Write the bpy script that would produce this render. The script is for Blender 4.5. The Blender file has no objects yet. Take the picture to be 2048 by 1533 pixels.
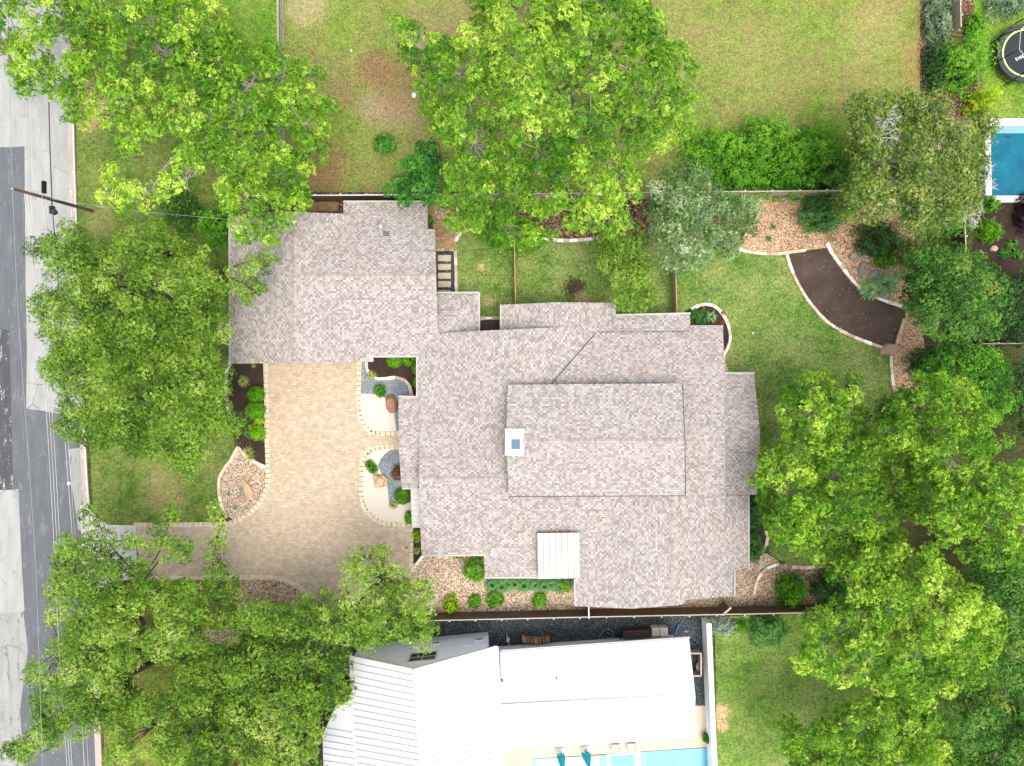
import bpy, bmesh, math, random
import numpy as np
from mathutils import Vector, Matrix, noise
from mathutils.bvhtree import BVHTree

S = bpy.context.scene
COL = S.collection
R = math.radians

# ------------------------------------------------------------------ camera, sky, sun, exposure
H, F, CX, CY = 56.0, 1400.0, 1024.0, 766.5      # drone height (m), focal length in photo pixels
cam = bpy.data.cameras.new('camera'); co = bpy.data.objects.new('camera', cam); COL.objects.link(co)
co.location = (0, 0, H); cam.sensor_width = 36; cam.lens = 36 * F / 2048; cam.clip_start = 0.5; cam.clip_end = 600
S.camera = co
SUN_DIR = Vector((0.18, -0.26, 0.95)).normalized()
sun = bpy.data.lights.new('sun', 'SUN'); so = bpy.data.objects.new('sun', sun); COL.objects.link(so)
sun.energy = 0.85; sun.angle = R(45); sun.color = (1.0, 0.95, 0.87)
so.rotation_euler = SUN_DIR.to_track_quat('Z', 'Y').to_euler()
W = bpy.data.worlds.new('World'); S.world = W; W.use_nodes = True
wn = W.node_tree
sky = wn.nodes.new('ShaderNodeTexSky'); sky.sky_type = 'NISHITA'; sky.sun_disc = False
sky.sun_elevation = math.asin(SUN_DIR.z); sky.sun_rotation = math.atan2(SUN_DIR.x, SUN_DIR.y)
sky.air_density = 1.0; sky.dust_density = 4.0; sky.ozone_density = 1.0
hs = wn.nodes.new('ShaderNodeHueSaturation'); hs.inputs['Saturation'].default_value = 0.45; wn.links.new(sky.outputs[0], hs.inputs['Color'])   # thin bright overcast
bg = wn.nodes['Background']; wn.links.new(hs.outputs[0], bg.inputs[0]); bg.inputs[1].default_value = 0.15
S.view_settings.view_transform = 'Standard'; S.view_settings.look = 'None'
S.view_settings.exposure = 1.32; S.view_settings.gamma = 1.0; S.view_settings.use_curve_mapping = False

def at(px, py, z=0.0):
    """a point of the photograph, at a known height, as a place in the world"""
    return Vector(((px - CX) * (H - z) / F, -(py - CY) * (H - z) / F, z))

# ------------------------------------------------------------------ materials
class Mat:
    def __init__(s, name, rough=0.85, spec=0.25):
        s.m = bpy.data.materials.new(name); s.m.use_nodes = True
        s.t = s.m.node_tree; s.b = s.t.nodes['Principled BSDF']
        s.b.inputs['Roughness'].default_value = rough; s.b.inputs['Specular IOR Level'].default_value = spec
    def n(s, typ, ins=None, **kw):
        nd = s.t.nodes.new('ShaderNode' + typ)
        for k, v in kw.items(): setattr(nd, k, v)
        for k, v in (ins or {}).items(): s.set(nd.inputs[k], v)
        return nd
    def set(s, sock, v):
        if isinstance(v, bpy.types.NodeSocket): s.t.links.new(v, sock)
        elif isinstance(v, (tuple, list)) and sock.type == 'RGBA': sock.default_value = (*v[:3], 1)
        else: sock.default_value = v
    def math(s, op, a, b=0.0, c=0.0, clamp=False):
        nd = s.n('Math', {0: a, 1: b, 2: c}, operation=op); nd.use_clamp = clamp; return nd.outputs[0]
    def mix(s, f, a, b, mode='MIX'):
        nd = s.n('Mix', data_type='RGBA', blend_type=mode)
        s.set(nd.inputs[0], f); s.set(nd.inputs[6], a); s.set(nd.inputs[7], b); return nd.outputs[2]
    def ramp(s, f, stops, interp='LINEAR'):
        nd = s.n('ValToRGB', {0: f}); cr = nd.color_ramp; cr.interpolation = interp
        while len(cr.elements) < len(stops): cr.elements.new(0.5)
        for e, (p, c) in zip(cr.elements, stops):
            e.position = p; e.color = (*c, 1) if isinstance(c, (tuple, list)) else (c, c, c, 1)
        return nd.outputs[0]
    def pos(s): return s.n('NewGeometry').outputs['Position']
    def uv(s): return s.n('UVMap', uv_map='uv').outputs[0]
    def attr(s, name): return s.n('Attribute', attribute_name=name).outputs['Fac']
    def noise(s, vec, scale, detail=3.0, rough=0.55, dist=0.0):
        return s.n('TexNoise', {'Vector': vec, 'Scale': scale, 'Detail': detail, 'Roughness': rough, 'Distortion': dist}).outputs[0]
    def base(s, c): s.set(s.b.inputs['Base Color'], c); return s
    def bump(s, h, dist=0.02, strength=1.0):
        nd = s.n('Bump', {'Height': h, 'Distance': dist, 'Strength': strength}); s.set(s.b.inputs['Normal'], nd.outputs[0]); return s
    def cells(s, vec, w, h, bond='random'):
        x = s.n('SeparateXYZ', {0: vec}); u, v = x.outputs[0], x.outputs[1]
        r = s.math('DIVIDE', v, h); row = s.math('FLOOR', r)
        if bond == 'random': off = s.n('TexWhiteNoise', {'W': row}, noise_dimensions='1D').outputs[0]
        else: off = s.math('MULTIPLY', row, 0.5)
        u2 = s.math('ADD', s.math('DIVIDE', u, w), off)
        cell = s.n('CombineXYZ', {0: s.math('FLOOR', u2), 1: row}).outputs[0]
        wn_ = s.n('TexWhiteNoise', {'Vector': cell}, noise_dimensions='2D')
        return wn_.outputs[0], s.math('FRACT', u2), s.math('FRACT', r)

def plain(name, c, rough=0.8, spec=0.25, var=0.12, scale=3.0, metal=0.0):
    m = Mat(name, rough, spec); nz = m.noise(m.pos(), scale, 5)
    m.base(m.mix(nz, tuple(x * (1 - var) for x in c), tuple(min(1, x * (1 + var)) for x in c)))
    m.b.inputs['Metallic'].default_value = metal
    return m.m

def shingle(name):
    m = Mat(name, 0.95, 0.1); uv = m.uv()
    rnd, fu, fv = m.cells(uv, 0.19, 0.165)
    x = m.n('SeparateXYZ', {0: uv}); alt = m.math('PINGPONG', m.math('ADD', m.math('FLOOR', m.math('DIVIDE', x.outputs[0], 0.19)), m.math('FLOOR', m.math('DIVIDE', x.outputs[1], 0.165))), 1.0)
    rnd = m.math('ADD', m.math('MULTIPLY', rnd, 0.80), m.math('MULTIPLY', alt, 0.20))     # laminated tabs alternate short and long
    c = m.ramp(rnd, [(0.0, (0.195, 0.166, 0.149)), (0.25, (0.25, 0.217, 0.196)), (0.5, (0.315, 0.28, 0.253)), (0.8, (0.37, 0.337, 0.307)), (1.0, (0.44, 0.41, 0.375))])
    wear = m.noise(m.pos(), 0.35, 4)
    c = m.mix(m.math('MULTIPLY', m.ramp(wear, [(0.45, 0.0), (0.75, 1.0)]), 0.22), c, (0.27, 0.235, 0.20))
    grit = m.noise(m.pos(), 9.0, 3)
    c = m.mix(1.0, c, m.ramp(grit, [(0.25, 0.93), (0.75, 1.06)]), 'MULTIPLY')
    lap = m.math('LESS_THAN', fv, 0.16)
    c = m.mix(m.math('MULTIPLY', lap, 0.62), c, (0.16, 0.135, 0.13))
    tab = m.math('LESS_THAN', fu, 0.06)
    c = m.mix(m.math('MULTIPLY', tab, 0.35), c, (0.18, 0.15, 0.15))
    m.base(c); m.bump(m.math('MULTIPLY', m.math('ADD', rnd, m.math('SUBTRACT', 1.0, fv)), 0.5), 0.02, 0.6)
    return m.m

def ridge_mat():
    m = Mat('ridge shingle', 0.95, 0.1); uv = m.uv()
    rnd, fu, fv = m.cells(uv, 0.2, 3.0)
    c = m.ramp(rnd, [(0, (0.24, 0.20, 0.165)), (0.5, (0.305, 0.26, 0.22)), (1, (0.36, 0.315, 0.275))])
    c = m.mix(m.math('MULTIPLY', m.math('LESS_THAN', fu, 0.12), 0.5), c, (0.2, 0.17, 0.15))
    m.base(c); return m.m

def lawn(name, dark, light, tan, tan_amt=0.5, spots=(), tscale=0.25, dirt=None, dirt_amt=0.0):
    m = Mat(name, 0.95, 0.1); p = m.pos()
    fine = m.noise(p, 4.6, 4, 0.75); mid = m.noise(p, 1.3, 4); big = m.noise(p, tscale, 5, 0.6)
    g = m.mix(m.ramp(fine, [(0.38, 0.0), (0.62, 1.0)]), dark, light)
    g = m.mix(m.math('MULTIPLY', m.ramp(mid, [(0.38, 0.0), (0.68, 1.0)]), 0.75), g, tuple(x * 0.6 for x in dark))
    blades = m.noise(p, 5.5, 3, 0.8)
    tm = m.math('MULTIPLY', m.ramp(m.math('ADD', m.math('MULTIPLY', big, 0.5), m.math('MULTIPLY', blades, 0.5)), [(0.44, 0.0), (0.58, 1.0)]), tan_amt)
    g = m.mix(tm, g, tan)
    if dirt:
        b2 = m.noise(m.n('VectorMath', {0: p, 1: (31.0, 7.0, 0.0)}, operation='ADD').outputs[0], tscale * 1.4, 5, 0.65)
        dm = m.math('MULTIPLY', m.ramp(m.math('ADD', m.math('MULTIPLY', b2, 0.5), m.math('MULTIPLY', m.noise(p, 6.3, 3, 0.8), 0.5)), [(0.46, 0.0), (0.57, 1.0)]), dirt_amt)
        g = m.mix(dm, g, dirt)
    for (sx, sy, r, col, amt) in spots:
        q = at(sx, sy)
        d = m.n('VectorMath', {0: p, 1: tuple(q)}, operation='DISTANCE').outputs['Value']
        d = m.math('ADD', m.math('DIVIDE', d, r), m.math('MULTIPLY', m.math('SUBTRACT', m.noise(p, 1.1, 6, 0.7), 0.5), 1.1))
        d = m.math('ADD', d, m.math('MULTIPLY', m.math('SUBTRACT', fine, 0.5), 2.2))
        k = m.math('MULTIPLY', m.ramp(d, [(0.55, 1.0), (1.05, 0.0)]), amt)
        g = m.mix(k, g, col)
    grain = m.math('ADD', m.math('MULTIPLY', m.noise(p, 8.0, 2, 0.8), 0.6), m.math('MULTIPLY', m.noise(p, 3.4, 3, 0.7), 0.4))
    g = m.mix(1.0, g, m.ramp(grain, [(0.36, 0.52), (0.5, 0.98), (0.64, 1.5)]), 'MULTIPLY')
    fl = m.n('TexVoronoi', {'Vector': p, 'Scale': 1.7}, voronoi_dimensions='2D').outputs['Distance']
    g = m.mix(m.math('MULTIPLY', m.ramp(fl, [(0.045, 1.0), (0.075, 0.0)]), 0.5), g, (0.34, 0.27, 0.14))
    m.base(g); m.bump(fine, 0.06, 0.8)
    return m.m

def pebbles(name, cols, scale=9.0, dark=0.4, fleck=None):
    m = Mat(name, 0.8, 0.2); p = m.pos()
    v = m.n('TexVoronoi', {'Vector': p, 'Scale': scale, 'Randomness': 1.0}, voronoi_dimensions='2D')
    f = m.n('SeparateColor', {0: v.outputs['Color']}).outputs[0]
    k = len(cols) - 1
    c = m.ramp(f, [(i / k, cc) for i, cc in enumerate(cols)])
    c = m.mix(m.math('MULTIPLY', m.ramp(v.outputs['Distance'], [(0.35, 0.0), (0.75, 1.0)]), dark), c, tuple(x * 0.25 for x in cols[0]))
    big = m.noise(p, 0.6, 4)
    c = m.mix(1.0, c, m.ramp(big, [(0.3, 0.84), (0.7, 1.12)]), 'MULTIPLY')
    if fleck:
        w = m.n('TexVoronoi', {'Vector': p, 'Scale': 5.0, 'Randomness': 1.0}, voronoi_dimensions='2D').outputs['Distance']
        c = m.mix(m.math('MULTIPLY', m.ramp(w, [(0.10, 1.0), (0.17, 0.0)]), m.ramp(m.noise(p, 1.3, 5, 0.75), [(0.48, 0.0), (0.66, 0.9)])), c, fleck)
    m.base(c); m.bump(m.math('SUBTRACT', 1.0, v.outputs['Distance']), 0.05, 0.7)
    return m.m

def soil(name, c, fleck=(0.35, 0.27, 0.2)):
    m = Mat(name, 0.95, 0.1); p = m.pos()
    f = m.noise(p, 8, 6, 0.75); b = m.noise(p, 0.7, 4)
    g = m.mix(f, tuple(x * 0.45 for x in c), tuple(x * 1.6 for x in c))
    g = m.mix(1.0, g, m.ramp(b, [(0.3, 0.75), (0.7, 1.25)]), 'MULTIPLY')
    w = m.n('TexVoronoi', {'Vector': p, 'Scale': 1.9}, voronoi_dimensions='2D').outputs['Distance']
    gate = m.ramp(m.noise(p, 0.9, 3, 0.7), [(0.5, 0.0), (0.6, 0.85)])
    g = m.mix(m.math('MULTIPLY', m.ramp(w, [(0.04, 1.0), (0.075, 0.0)]), gate), g, fleck)
    m.base(g); m.bump(f, 0.05, 0.8); return m.m

def asphalt(name, c, pale, amt, crack=0.5):
    m = Mat(name, 0.85, 0.25); p = m.pos()
    sc = m.n('Mapping', {'Vector': p, 'Scale': (1.0, 0.22, 1.0)}).outputs[0]
    f = m.noise(p, 10, 4, 0.7); st = m.noise(sc, 1.6, 5, 0.6)
    g = m.mix(f, tuple(x * 0.8 for x in c), tuple(x * 1.25 for x in c))
    g = m.mix(1.0, g, m.ramp(st, [(0.3, 0.86), (0.7, 1.12)]), 'MULTIPLY')
    fl = m.math('ADD', m.math('MULTIPLY', m.noise(sc, 2.6, 7, 0.75), 0.7), m.math('MULTIPLY', m.noise(p, 6, 4, 0.8), 0.3))
    g = m.mix(m.math('MULTIPLY', m.ramp(fl, [(0.55, 0.0), (0.58, 1.0)]), amt), g, pale)
    if crack:
        wp = m.mix(0.28, p, m.n('TexNoise', {'Vector': p, 'Scale': 0.9, 'Detail': 5}).outputs[1])
        e = m.n('TexVoronoi', {'Vector': wp, 'Scale': 0.8}, feature='DISTANCE_TO_EDGE', voronoi_dimensions='2D').outputs['Distance']
        k = m.math('MULTIPLY', m.ramp(e, [(0.006, 1.0), (0.02, 0.0)]), m.math('MULTIPLY', m.ramp(m.noise(p, 0.3, 3), [(0.50, 0.0), (0.62, 1.0)]), crack))
        g = m.mix(k, g, tuple(x * 0.3 for x in c))
        spot = m.ramp(m.noise(p, 1.7, 5, 0.6), [(0.64, 0.0), (0.70, 1.0)])
        g = m.mix(m.math('MULTIPLY', spot, 0.45 * crack), g, tuple(x * 0.4 for x in c))
    m.base(g); m.bump(f, 0.01, 0.5); return m.m

def pavers(name, w, h, stops, joint, jw=0.1, jamt=0.6, bond='half', big=True):
    m = Mat(name, 0.9, 0.15); p = m.pos()
    pr = m.n('Mapping', {'Vector': p, 'Rotation': (0, 0, R(1.5))}).outputs[0]
    rnd, fu, fv = m.cells(pr, w, h, bond)
    c = m.ramp(rnd, stops)
    lap = m.math('MAXIMUM', m.math('LESS_THAN', fu, jw * h / w), m.math('LESS_THAN', fv, jw))
    if big:
        b = m.noise(p, 0.22, 4); b2 = m.noise(p, 2.0, 4)
        c = m.mix(m.math('MULTIPLY', m.ramp(b, [(0.4, 0.0), (0.65, 1.0)]), 0.1), c, (0.32, 0.235, 0.155))
        c = m.mix(1.0, c, m.ramp(b2, [(0.3, 0.88), (0.7, 1.1)]), 'MULTIPLY')
        c = m.mix(m.math('MULTIPLY', lap, m.math('ADD', jamt - 0.3, m.math('MULTIPLY', m.ramp(b, [(0.4, 0.0), (0.65, 1.0)]), 0.35))), c, joint)
    else: c = m.mix(m.math('MULTIPLY', lap, jamt), c, joint)
    m.base(c); m.bump(m.math('SUBTRACT', 1.0, lap), 0.01, 0.5); return m.m

def tinted(name, stops, rough=0.85, nscale=6.0):
    m = Mat(name, rough, 0.2)
    c = m.ramp(m.attr('tint'), stops)
    c = m.mix(1.0, c, m.ramp(m.noise(m.pos(), nscale, 5, 0.65), [(0.3, 0.78), (0.7, 1.16)]), 'MULTIPLY')
    m.base(c); return m.m

def leaf(name, stops, trans=0.40):
    m = Mat(name); t = m.t
    c = m.ramp(m.attr('tint'), stops)
    d = m.n('BsdfDiffuse', {0: c}); tr = m.n('BsdfTranslucent', {0: m.mix(1.0, c, (1.0, 1.0, 0.55), 'MULTIPLY')})
    mx = m.n('MixShader', {0: trans}); t.links.new(d.outputs[0], mx.inputs[1]); t.links.new(tr.outputs[0], mx.inputs[2])
    gl = m.n('BsdfGlossy', {0: (0.9, 0.95, 1.0), 'Roughness': 0.45}); m2 = m.n('MixShader', {0: 0.012})
    t.links.new(mx.outputs[0], m2.inputs[1]); t.links.new(gl.outputs[0], m2.inputs[2])
    t.links.new(m2.outputs[0], t.nodes['Material Output'].inputs[0]); t.nodes.remove(m.b)
    return m.m

def wood(name, c, rough=0.85):
    m = Mat(name, rough, 0.15); p = m.pos()
    g = m.noise(m.n('Mapping', {'Vector': p, 'Scale': (1.0, 1.0, 6.0)}).outputs[0], 4, 5, 0.65)
    m.base(m.mix(g, tuple(x * 0.6 for x in c), tuple(x * 1.35 for x in c))); return m.m

def water(name, c, c2):
    m = Mat(name, 0.12, 0.22); p = m.pos()
    m.base(m.mix(m.ramp(m.noise(p, 0.9, 5, 0.6, 0.6), [(0.35, 0.0), (0.7, 1.0)]), c, c2))
    m.bump(m.noise(p, 2.5, 3), 0.05, 0.5); return m.m

LIME = [(0, (0.36, 0.27, 0.19)), (0.35, (0.48, 0.37, 0.26)), (0.7, (0.62, 0.52, 0.41)), (1, (0.78, 0.74, 0.68))]
MT = dict(
    shingle=shingle('asphalt shingle'), ridge=ridge_mat(),
    fascia=plain('grey fascia', (0.42, 0.40, 0.38)), gutter=plain('gutter metal', (0.36, 0.35, 0.33), 0.5),
    brick=plain('house wall', (0.42, 0.36, 0.30), var=0.2),
    white=plain('white stucco', (0.85, 0.87, 0.88), var=0.04), whitemetal=plain('white metal roof', (0.475, 0.485, 0.49), 0.45, 0.3, var=0.02, scale=0.5),
    seam=plain('seam metal', (0.40, 0.40, 0.41), 0.5, var=0.03), cream=plain('cream metal', (0.49, 0.47, 0.425), 0.5, var=0.04),
    creamseam=plain('cream seam', (0.27, 0.25, 0.20), 0.5), chim=plain('white chimney', (0.80, 0.79, 0.76), var=0.04),
    skyglass=plain('blue flue glass', (0.07, 0.135, 0.20), 0.6, 0.3), vent=plain('tan vent', (0.42, 0.29, 0.21)),
    zinc=plain('zinc', (0.33, 0.34, 0.35), 0.4), darkm=plain('dark metal', (0.03, 0.032, 0.035), 0.5), black=plain('black', (0.015, 0.016, 0.018), 0.6),
    field=lawn('vacant lot grass', (0.085, 0.16, 0.018), (0.17, 0.285, 0.035), (0.27, 0.225, 0.085), 0.55,
               spots=[(745, 135, 1.7, (0.19, 0.10, 0.055), 0.7), (790, 165, 2.6, (0.20, 0.115, 0.06), 0.6), (690, 190, 1.6, (0.20, 0.115, 0.065), 0.55), (650, 330, 2.2, (0.21, 0.11, 0.06), 0.65), (745, 215, 1.5, (0.28, 0.2, 0.13), 0.6),
                      (640, 385, 2.2, (0.19, 0.10, 0.055), 0.5), (800, 225, 2.0, (0.26, 0.17, 0.11), 0.5), (1845, 120, 2.2, (0.27, 0.16, 0.07), 0.6), (960, 40, 3.5, (0.26, 0.18, 0.10), 0.4), (850, 70, 2.8, (0.26, 0.17, 0.10), 0.4),
                      (1740, 60, 3.0, (0.31, 0.24, 0.10), 0.4), (610, 20, 1.8, (0.36, 0.28, 0.17), 0.5)],
               tscale=0.17, dirt=(0.22, 0.15, 0.075), dirt_amt=0.55),
    lawnA=lawn('front lawn grass', (0.055, 0.115, 0.016), (0.125, 0.22, 0.035), (0.25, 0.22, 0.08), 0.45, tscale=0.4,
               spots=[(175, 215, 2.2, (0.5, 0.32, 0.15), 0.75), (200, 440, 1.6, (0.26, 0.23, 0.09), 0.4), (330, 985, 2.2, (0.34, 0.25, 0.12), 0.4)]),
    lawnN=lawn('bright lawn grass', (0.07, 0.17, 0.014), (0.15, 0.30, 0.03), (0.28, 0.26, 0.07), 0.35, tscale=0.3),
    lawnB=lawn('back lawn grass', (0.06, 0.13, 0.02), (0.135, 0.245, 0.042), (0.31, 0.32, 0.12), 0.5, tscale=0.3,
               spots=[(1150, 577, 1.15, (0.035, 0.022, 0.016), 0.92), (1165, 598, 0.8, (0.30, 0.22, 0.13), 0.7), (962, 535, 0.35, (0.45, 0.32, 0.13), 0.8), (975, 602, 0.6, (0.36, 0.27, 0.12), 0.6)]),
    lawnS=lawn('shaded dry grass', (0.075, 0.12, 0.016), (0.16, 0.20, 0.03), (0.25, 0.20, 0.07), 0.6, tscale=0.5),
    lawnE=lawn('south lawn grass', (0.075, 0.155, 0.022), (0.165, 0.29, 0.045), (0.30, 0.32, 0.11), 0.4, tscale=0.4,
               spots=[(1441, 1425, 0.9, (0.55, 0.36, 0.2), 0.8), (1443, 1450, 0.7, (0.5, 0.33, 0.18), 0.8)]),
    earth=lawn('earth and litter', (0.03, 0.05, 0.012), (0.07, 0.11, 0.022), (0.09, 0.06, 0.035), 0.7, tscale=0.5),
    asphalt=asphalt('asphalt', (0.098, 0.103, 0.11), (0.42, 0.42, 0.40), 0.18, 0.25),
    worn=asphalt('worn asphalt', (0.06, 0.062, 0.066), (0.40, 0.40, 0.37), 0.8, 0.3),
    patch=asphalt('old pale paving', (0.285, 0.285, 0.27), (0.16, 0.16, 0.16), 0.25, 0.9),
    patch2=asphalt('flaking paving', (0.25, 0.25, 0.237), (0.10, 0.10, 0.11), 0.9, 0.9),
    concrete=asphalt('white concrete', (0.46, 0.43, 0.40), (0.5, 0.45, 0.4), 0.3, 0.2),
    kerb=asphalt('kerb concrete', (0.36, 0.295, 0.25), (0.66, 0.62, 0.56), 0.5, 0.3),
    paver=pavers('driveway pavers', 0.25, 0.16, [(0, (0.385, 0.30, 0.21)), (0.3, (0.425, 0.34, 0.24)), (0.7, (0.45, 0.365, 0.265)), (1, (0.485, 0.40, 0.30))], (0.15, 0.10, 0.065), 0.13, 0.72),
    border=pavers('cream border pavers', 0.30, 0.26, [(0, (0.48, 0.39, 0.26)), (0.5, (0.55, 0.46, 0.32)), (1, (0.62, 0.54, 0.40))], (0.33, 0.25, 0.155), 0.12, 0.6, 'random', False),
    sand=plain('pale sand', (0.52, 0.455, 0.375), var=0.2, scale=9),
    greygravel=pebbles('blue grey gravel', [(0.12, 0.14, 0.155), (0.18, 0.205, 0.225), (0.22, 0.25, 0.27), (0.30, 0.33, 0.35)], 16, 0.3),
    blackgravel=pebbles('black gravel', [(0.022, 0.026, 0.028), (0.035, 0.042, 0.046), (0.05, 0.06, 0.066), (0.10, 0.115, 0.12)], 14, 0.3, fleck=(0.5, 0.52, 0.52)),
    pebble=pebbles('river pebbles', [(0.20, 0.12, 0.07), (0.36, 0.24, 0.15), (0.47, 0.35, 0.235), (0.56, 0.44, 0.32), (0.68, 0.60, 0.49)], 11.5, 0.62),
    pebbled=pebbles('brown pebbles', [(0.14, 0.075, 0.045), (0.30, 0.17, 0.10), (0.42, 0.28, 0.18), (0.48, 0.35, 0.25), (0.62, 0.52, 0.42)], 11.5, 0.65),
    chips=pebbles('wood chips', [(0.20, 0.10, 0.05), (0.38, 0.21, 0.115), (0.48, 0.31, 0.18), (0.52, 0.37, 0.235), (0.66, 0.53, 0.39)], 11.5, 0.6),
    mulch=soil('dark mulch', (0.040, 0.027, 0.021), (0.2, 0.15, 0.11)), bed=soil('tilled soil', (0.066, 0.047, 0.036), (0.45, 0.38, 0.3)),
    redmulch=pebbles('red litter', [(0.05, 0.025, 0.016), (0.10, 0.045, 0.03), (0.16, 0.085, 0.055), (0.36, 0.25, 0.18)], 9, 0.5),
    lime=tinted('limestone edging', LIME), slab=tinted('sandstone slab', [(0, (0.16, 0.10, 0.05)), (0.5, (0.26, 0.18, 0.09)), (1, (0.34, 0.26, 0.15))], nscale=3),
    step=plain('stepping stone', (0.42, 0.36, 0.25), var=0.3, scale=2.5), patio=plain('beige patio', (0.50, 0.415, 0.30), var=0.08, scale=1.2),
    edge_shade=plain('painted edge shade', (0.10, 0.09, 0.085)),
    rock_red=plain('red boulder', (0.27, 0.14, 0.09), var=0.5, scale=3), rock_tan=plain('tan boulder', (0.45, 0.31, 0.20), var=0.4, scale=3), rock_grey=plain('grey boulder', (0.22, 0.20, 0.17), var=0.4, scale=3),
    rock_brown=plain('brown boulder', (0.30, 0.20, 0.145), var=0.35, scale=3),
    fence=wood('weathered fence', (0.125, 0.085, 0.055)), fencetop=wood('fence top', (0.42, 0.36, 0.30)), cedar=wood('cedar', (0.42, 0.23, 0.11)), greywood=wood('grey cedar', (0.34, 0.28, 0.22)),
    post=plain('galvanised post', (0.62, 0.63, 0.65), 0.4), darkwood=wood('dark wood', (0.06, 0.05, 0.045)), polewood=wood('pole wood', (0.10, 0.055, 0.04)),
    bark_p=wood('pale grey bark', (0.30, 0.275, 0.235)), bark_o=wood('dark oak bark', (0.075, 0.065, 0.06)), bark_b=wood('bleached twigs', (0.46, 0.43, 0.40)),
    wireL=plain('pale cable', (0.48, 0.49, 0.50), 0.4), wireT=plain('teal cable', (0.20, 0.29, 0.28), 0.4), wireD=plain('black cable', (0.02, 0.02, 0.02), 0.5),
    water1=water('deep pool water', (0.002, 0.085, 0.135), (0.005, 0.135, 0.19)), water2=water('light pool water', (0.10, 0.31, 0.42), (0.15, 0.37, 0.46)), water3=water('tanning ledge water', (0.27, 0.41, 0.46), (0.32, 0.44, 0.485)),
    ledge=plain('pool ledge', (0.17, 0.32, 0.37), 0.3, var=0.1), coping=plain('white coping', (0.60, 0.585, 0.56), var=0.03),
    glass=plain('window glass', (0.015, 0.035, 0.035), 0.1, 0.6, var=0.3), frame=plain('window frame', (0.42, 0.36, 0.33)), trim=plain('white trim', (0.62, 0.63, 0.64)),
    log=tinted('split logs', [(0, (0.10, 0.055, 0.03)), (0.5, (0.32, 0.19, 0.10)), (1, (0.50, 0.34, 0.2))]),
    teal=plain('turquoise canvas', (0.02, 0.36, 0.44), var=0.2, scale=6), cushion=plain('white cushion', (0.56, 0.56, 0.54)), beige=plain('beige plastic', (0.66, 0.60, 0.50)),
    pot=plain('black pot', (0.03, 0.04, 0.045), 0.4), pink=plain('pink flower', (0.62, 0.12, 0.13)), blue=plain('blue plastic', (0.03, 0.17, 0.42), 0.4),
    mat=plain('trampoline mat', (0.022, 0.025, 0.028), 0.8), pad=plain('trampoline pad', (0.035, 0.045, 0.055), 0.7), lime2=plain('lime piping', (0.62, 0.78, 0.20), 0.6), mark=plain('white lettering', (0.75, 0.76, 0.78)),
)
SPEC = {   # leaf length, width, leaves per sprig, tint stops, bark
    'pecan': (0.165, 0.072, 9, [(0, (0.05, 0.17, 0.005)), (0.4, (0.155, 0.345, 0.016)), (0.75, (0.36, 0.575, 0.04)), (1, (0.62, 0.77, 0.13))], 'bark_p'),
    'oak': (0.12, 0.06, 7, [(0, (0.042, 0.118, 0.008)), (0.4, (0.16, 0.315, 0.022)), (0.8, (0.31, 0.48, 0.055)), (1, (0.50, 0.60, 0.17))], 'bark_o'),
    'silver': (0.15, 0.07, 6, [(0, (0.05, 0.13, 0.03)), (0.5, (0.16, 0.30, 0.07)), (0.8, (0.33, 0.46, 0.20)), (1, (0.52, 0.62, 0.42))], 'bark_b'),
    'olive': (0.15, 0.085, 6, [(0, (0.045, 0.12, 0.014)), (0.5, (0.17, 0.28, 0.035)), (0.85, (0.34, 0.42, 0.09)), (1, (0.55, 0.52, 0.24))], 'bark_b'),
    'maple': (0.15, 0.085, 6, [(0, (0.03, 0.11, 0.012)), (0.5, (0.09, 0.25, 0.03)), (0.9, (0.19, 0.38, 0.06)), (1, (0.36, 0.36, 0.07))], 'bark_p'),
    'glossy': (0.22, 0.10, 6, [(0, (0.012, 0.09, 0.012)), (0.5, (0.065, 0.26, 0.02)), (1, (0.18, 0.46, 0.08))], 'bark_o'),
    'bright': (0.19, 0.075, 6, [(0, (0.03, 0.13, 0.010)), (0.5, (0.11, 0.34, 0.015)), (1, (0.28, 0.52, 0.045))], 'bark_o'),
    'box': (0.10, 0.055, 5, [(0, (0.05, 0.18, 0.006)), (0.5, (0.13, 0.36, 0.008)), (1, (0.28, 0.54, 0.02))], 'bark_o'),
    'yellow': (0.16, 0.08, 5, [(0, (0.15, 0.30, 0.008)), (0.5, (0.38, 0.56, 0.010)), (1, (0.62, 0.72, 0.04))], 'bark_o'),
    'dark': (0.15, 0.07, 6, [(0, (0.012, 0.05, 0.012)), (0.5, (0.04, 0.12, 0.025)), (1, (0.10, 0.22, 0.05))], 'bark_o'),
    'juniper': (0.20, 0.05, 7, [(0, (0.03, 0.11, 0.022)), (0.5, (0.085, 0.25, 0.05)), (1, (0.20, 0.40, 0.10))], 'bark_o'),
    'grey': (0.14, 0.06, 6, [(0, (0.07, 0.15, 0.06)), (0.5, (0.20, 0.31, 0.16)), (1, (0.44, 0.54, 0.40))], 'bark_b'),
    'frost': (0.12, 0.05, 6, [(0, (0.16, 0.22, 0.16)), (0.5, (0.36, 0.44, 0.38)), (1, (0.62, 0.68, 0.64))], 'bark_b'),
    'purple': (0.16, 0.09, 6, [(0, (0.02, 0.008, 0.012)), (0.6, (0.05, 0.018, 0.024)), (1, (0.12, 0.05, 0.05))], 'bark_o'),
    'copper': (0.12, 0.05, 6, [(0, (0.10, 0.05, 0.02)), (0.6, (0.22, 0.11, 0.04)), (1, (0.32, 0.22, 0.07))], 'bark_o'),
}
for k, v in SPEC.items(): MT['leaf_' + k] = leaf(k + ' leaves', v[3])
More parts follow.
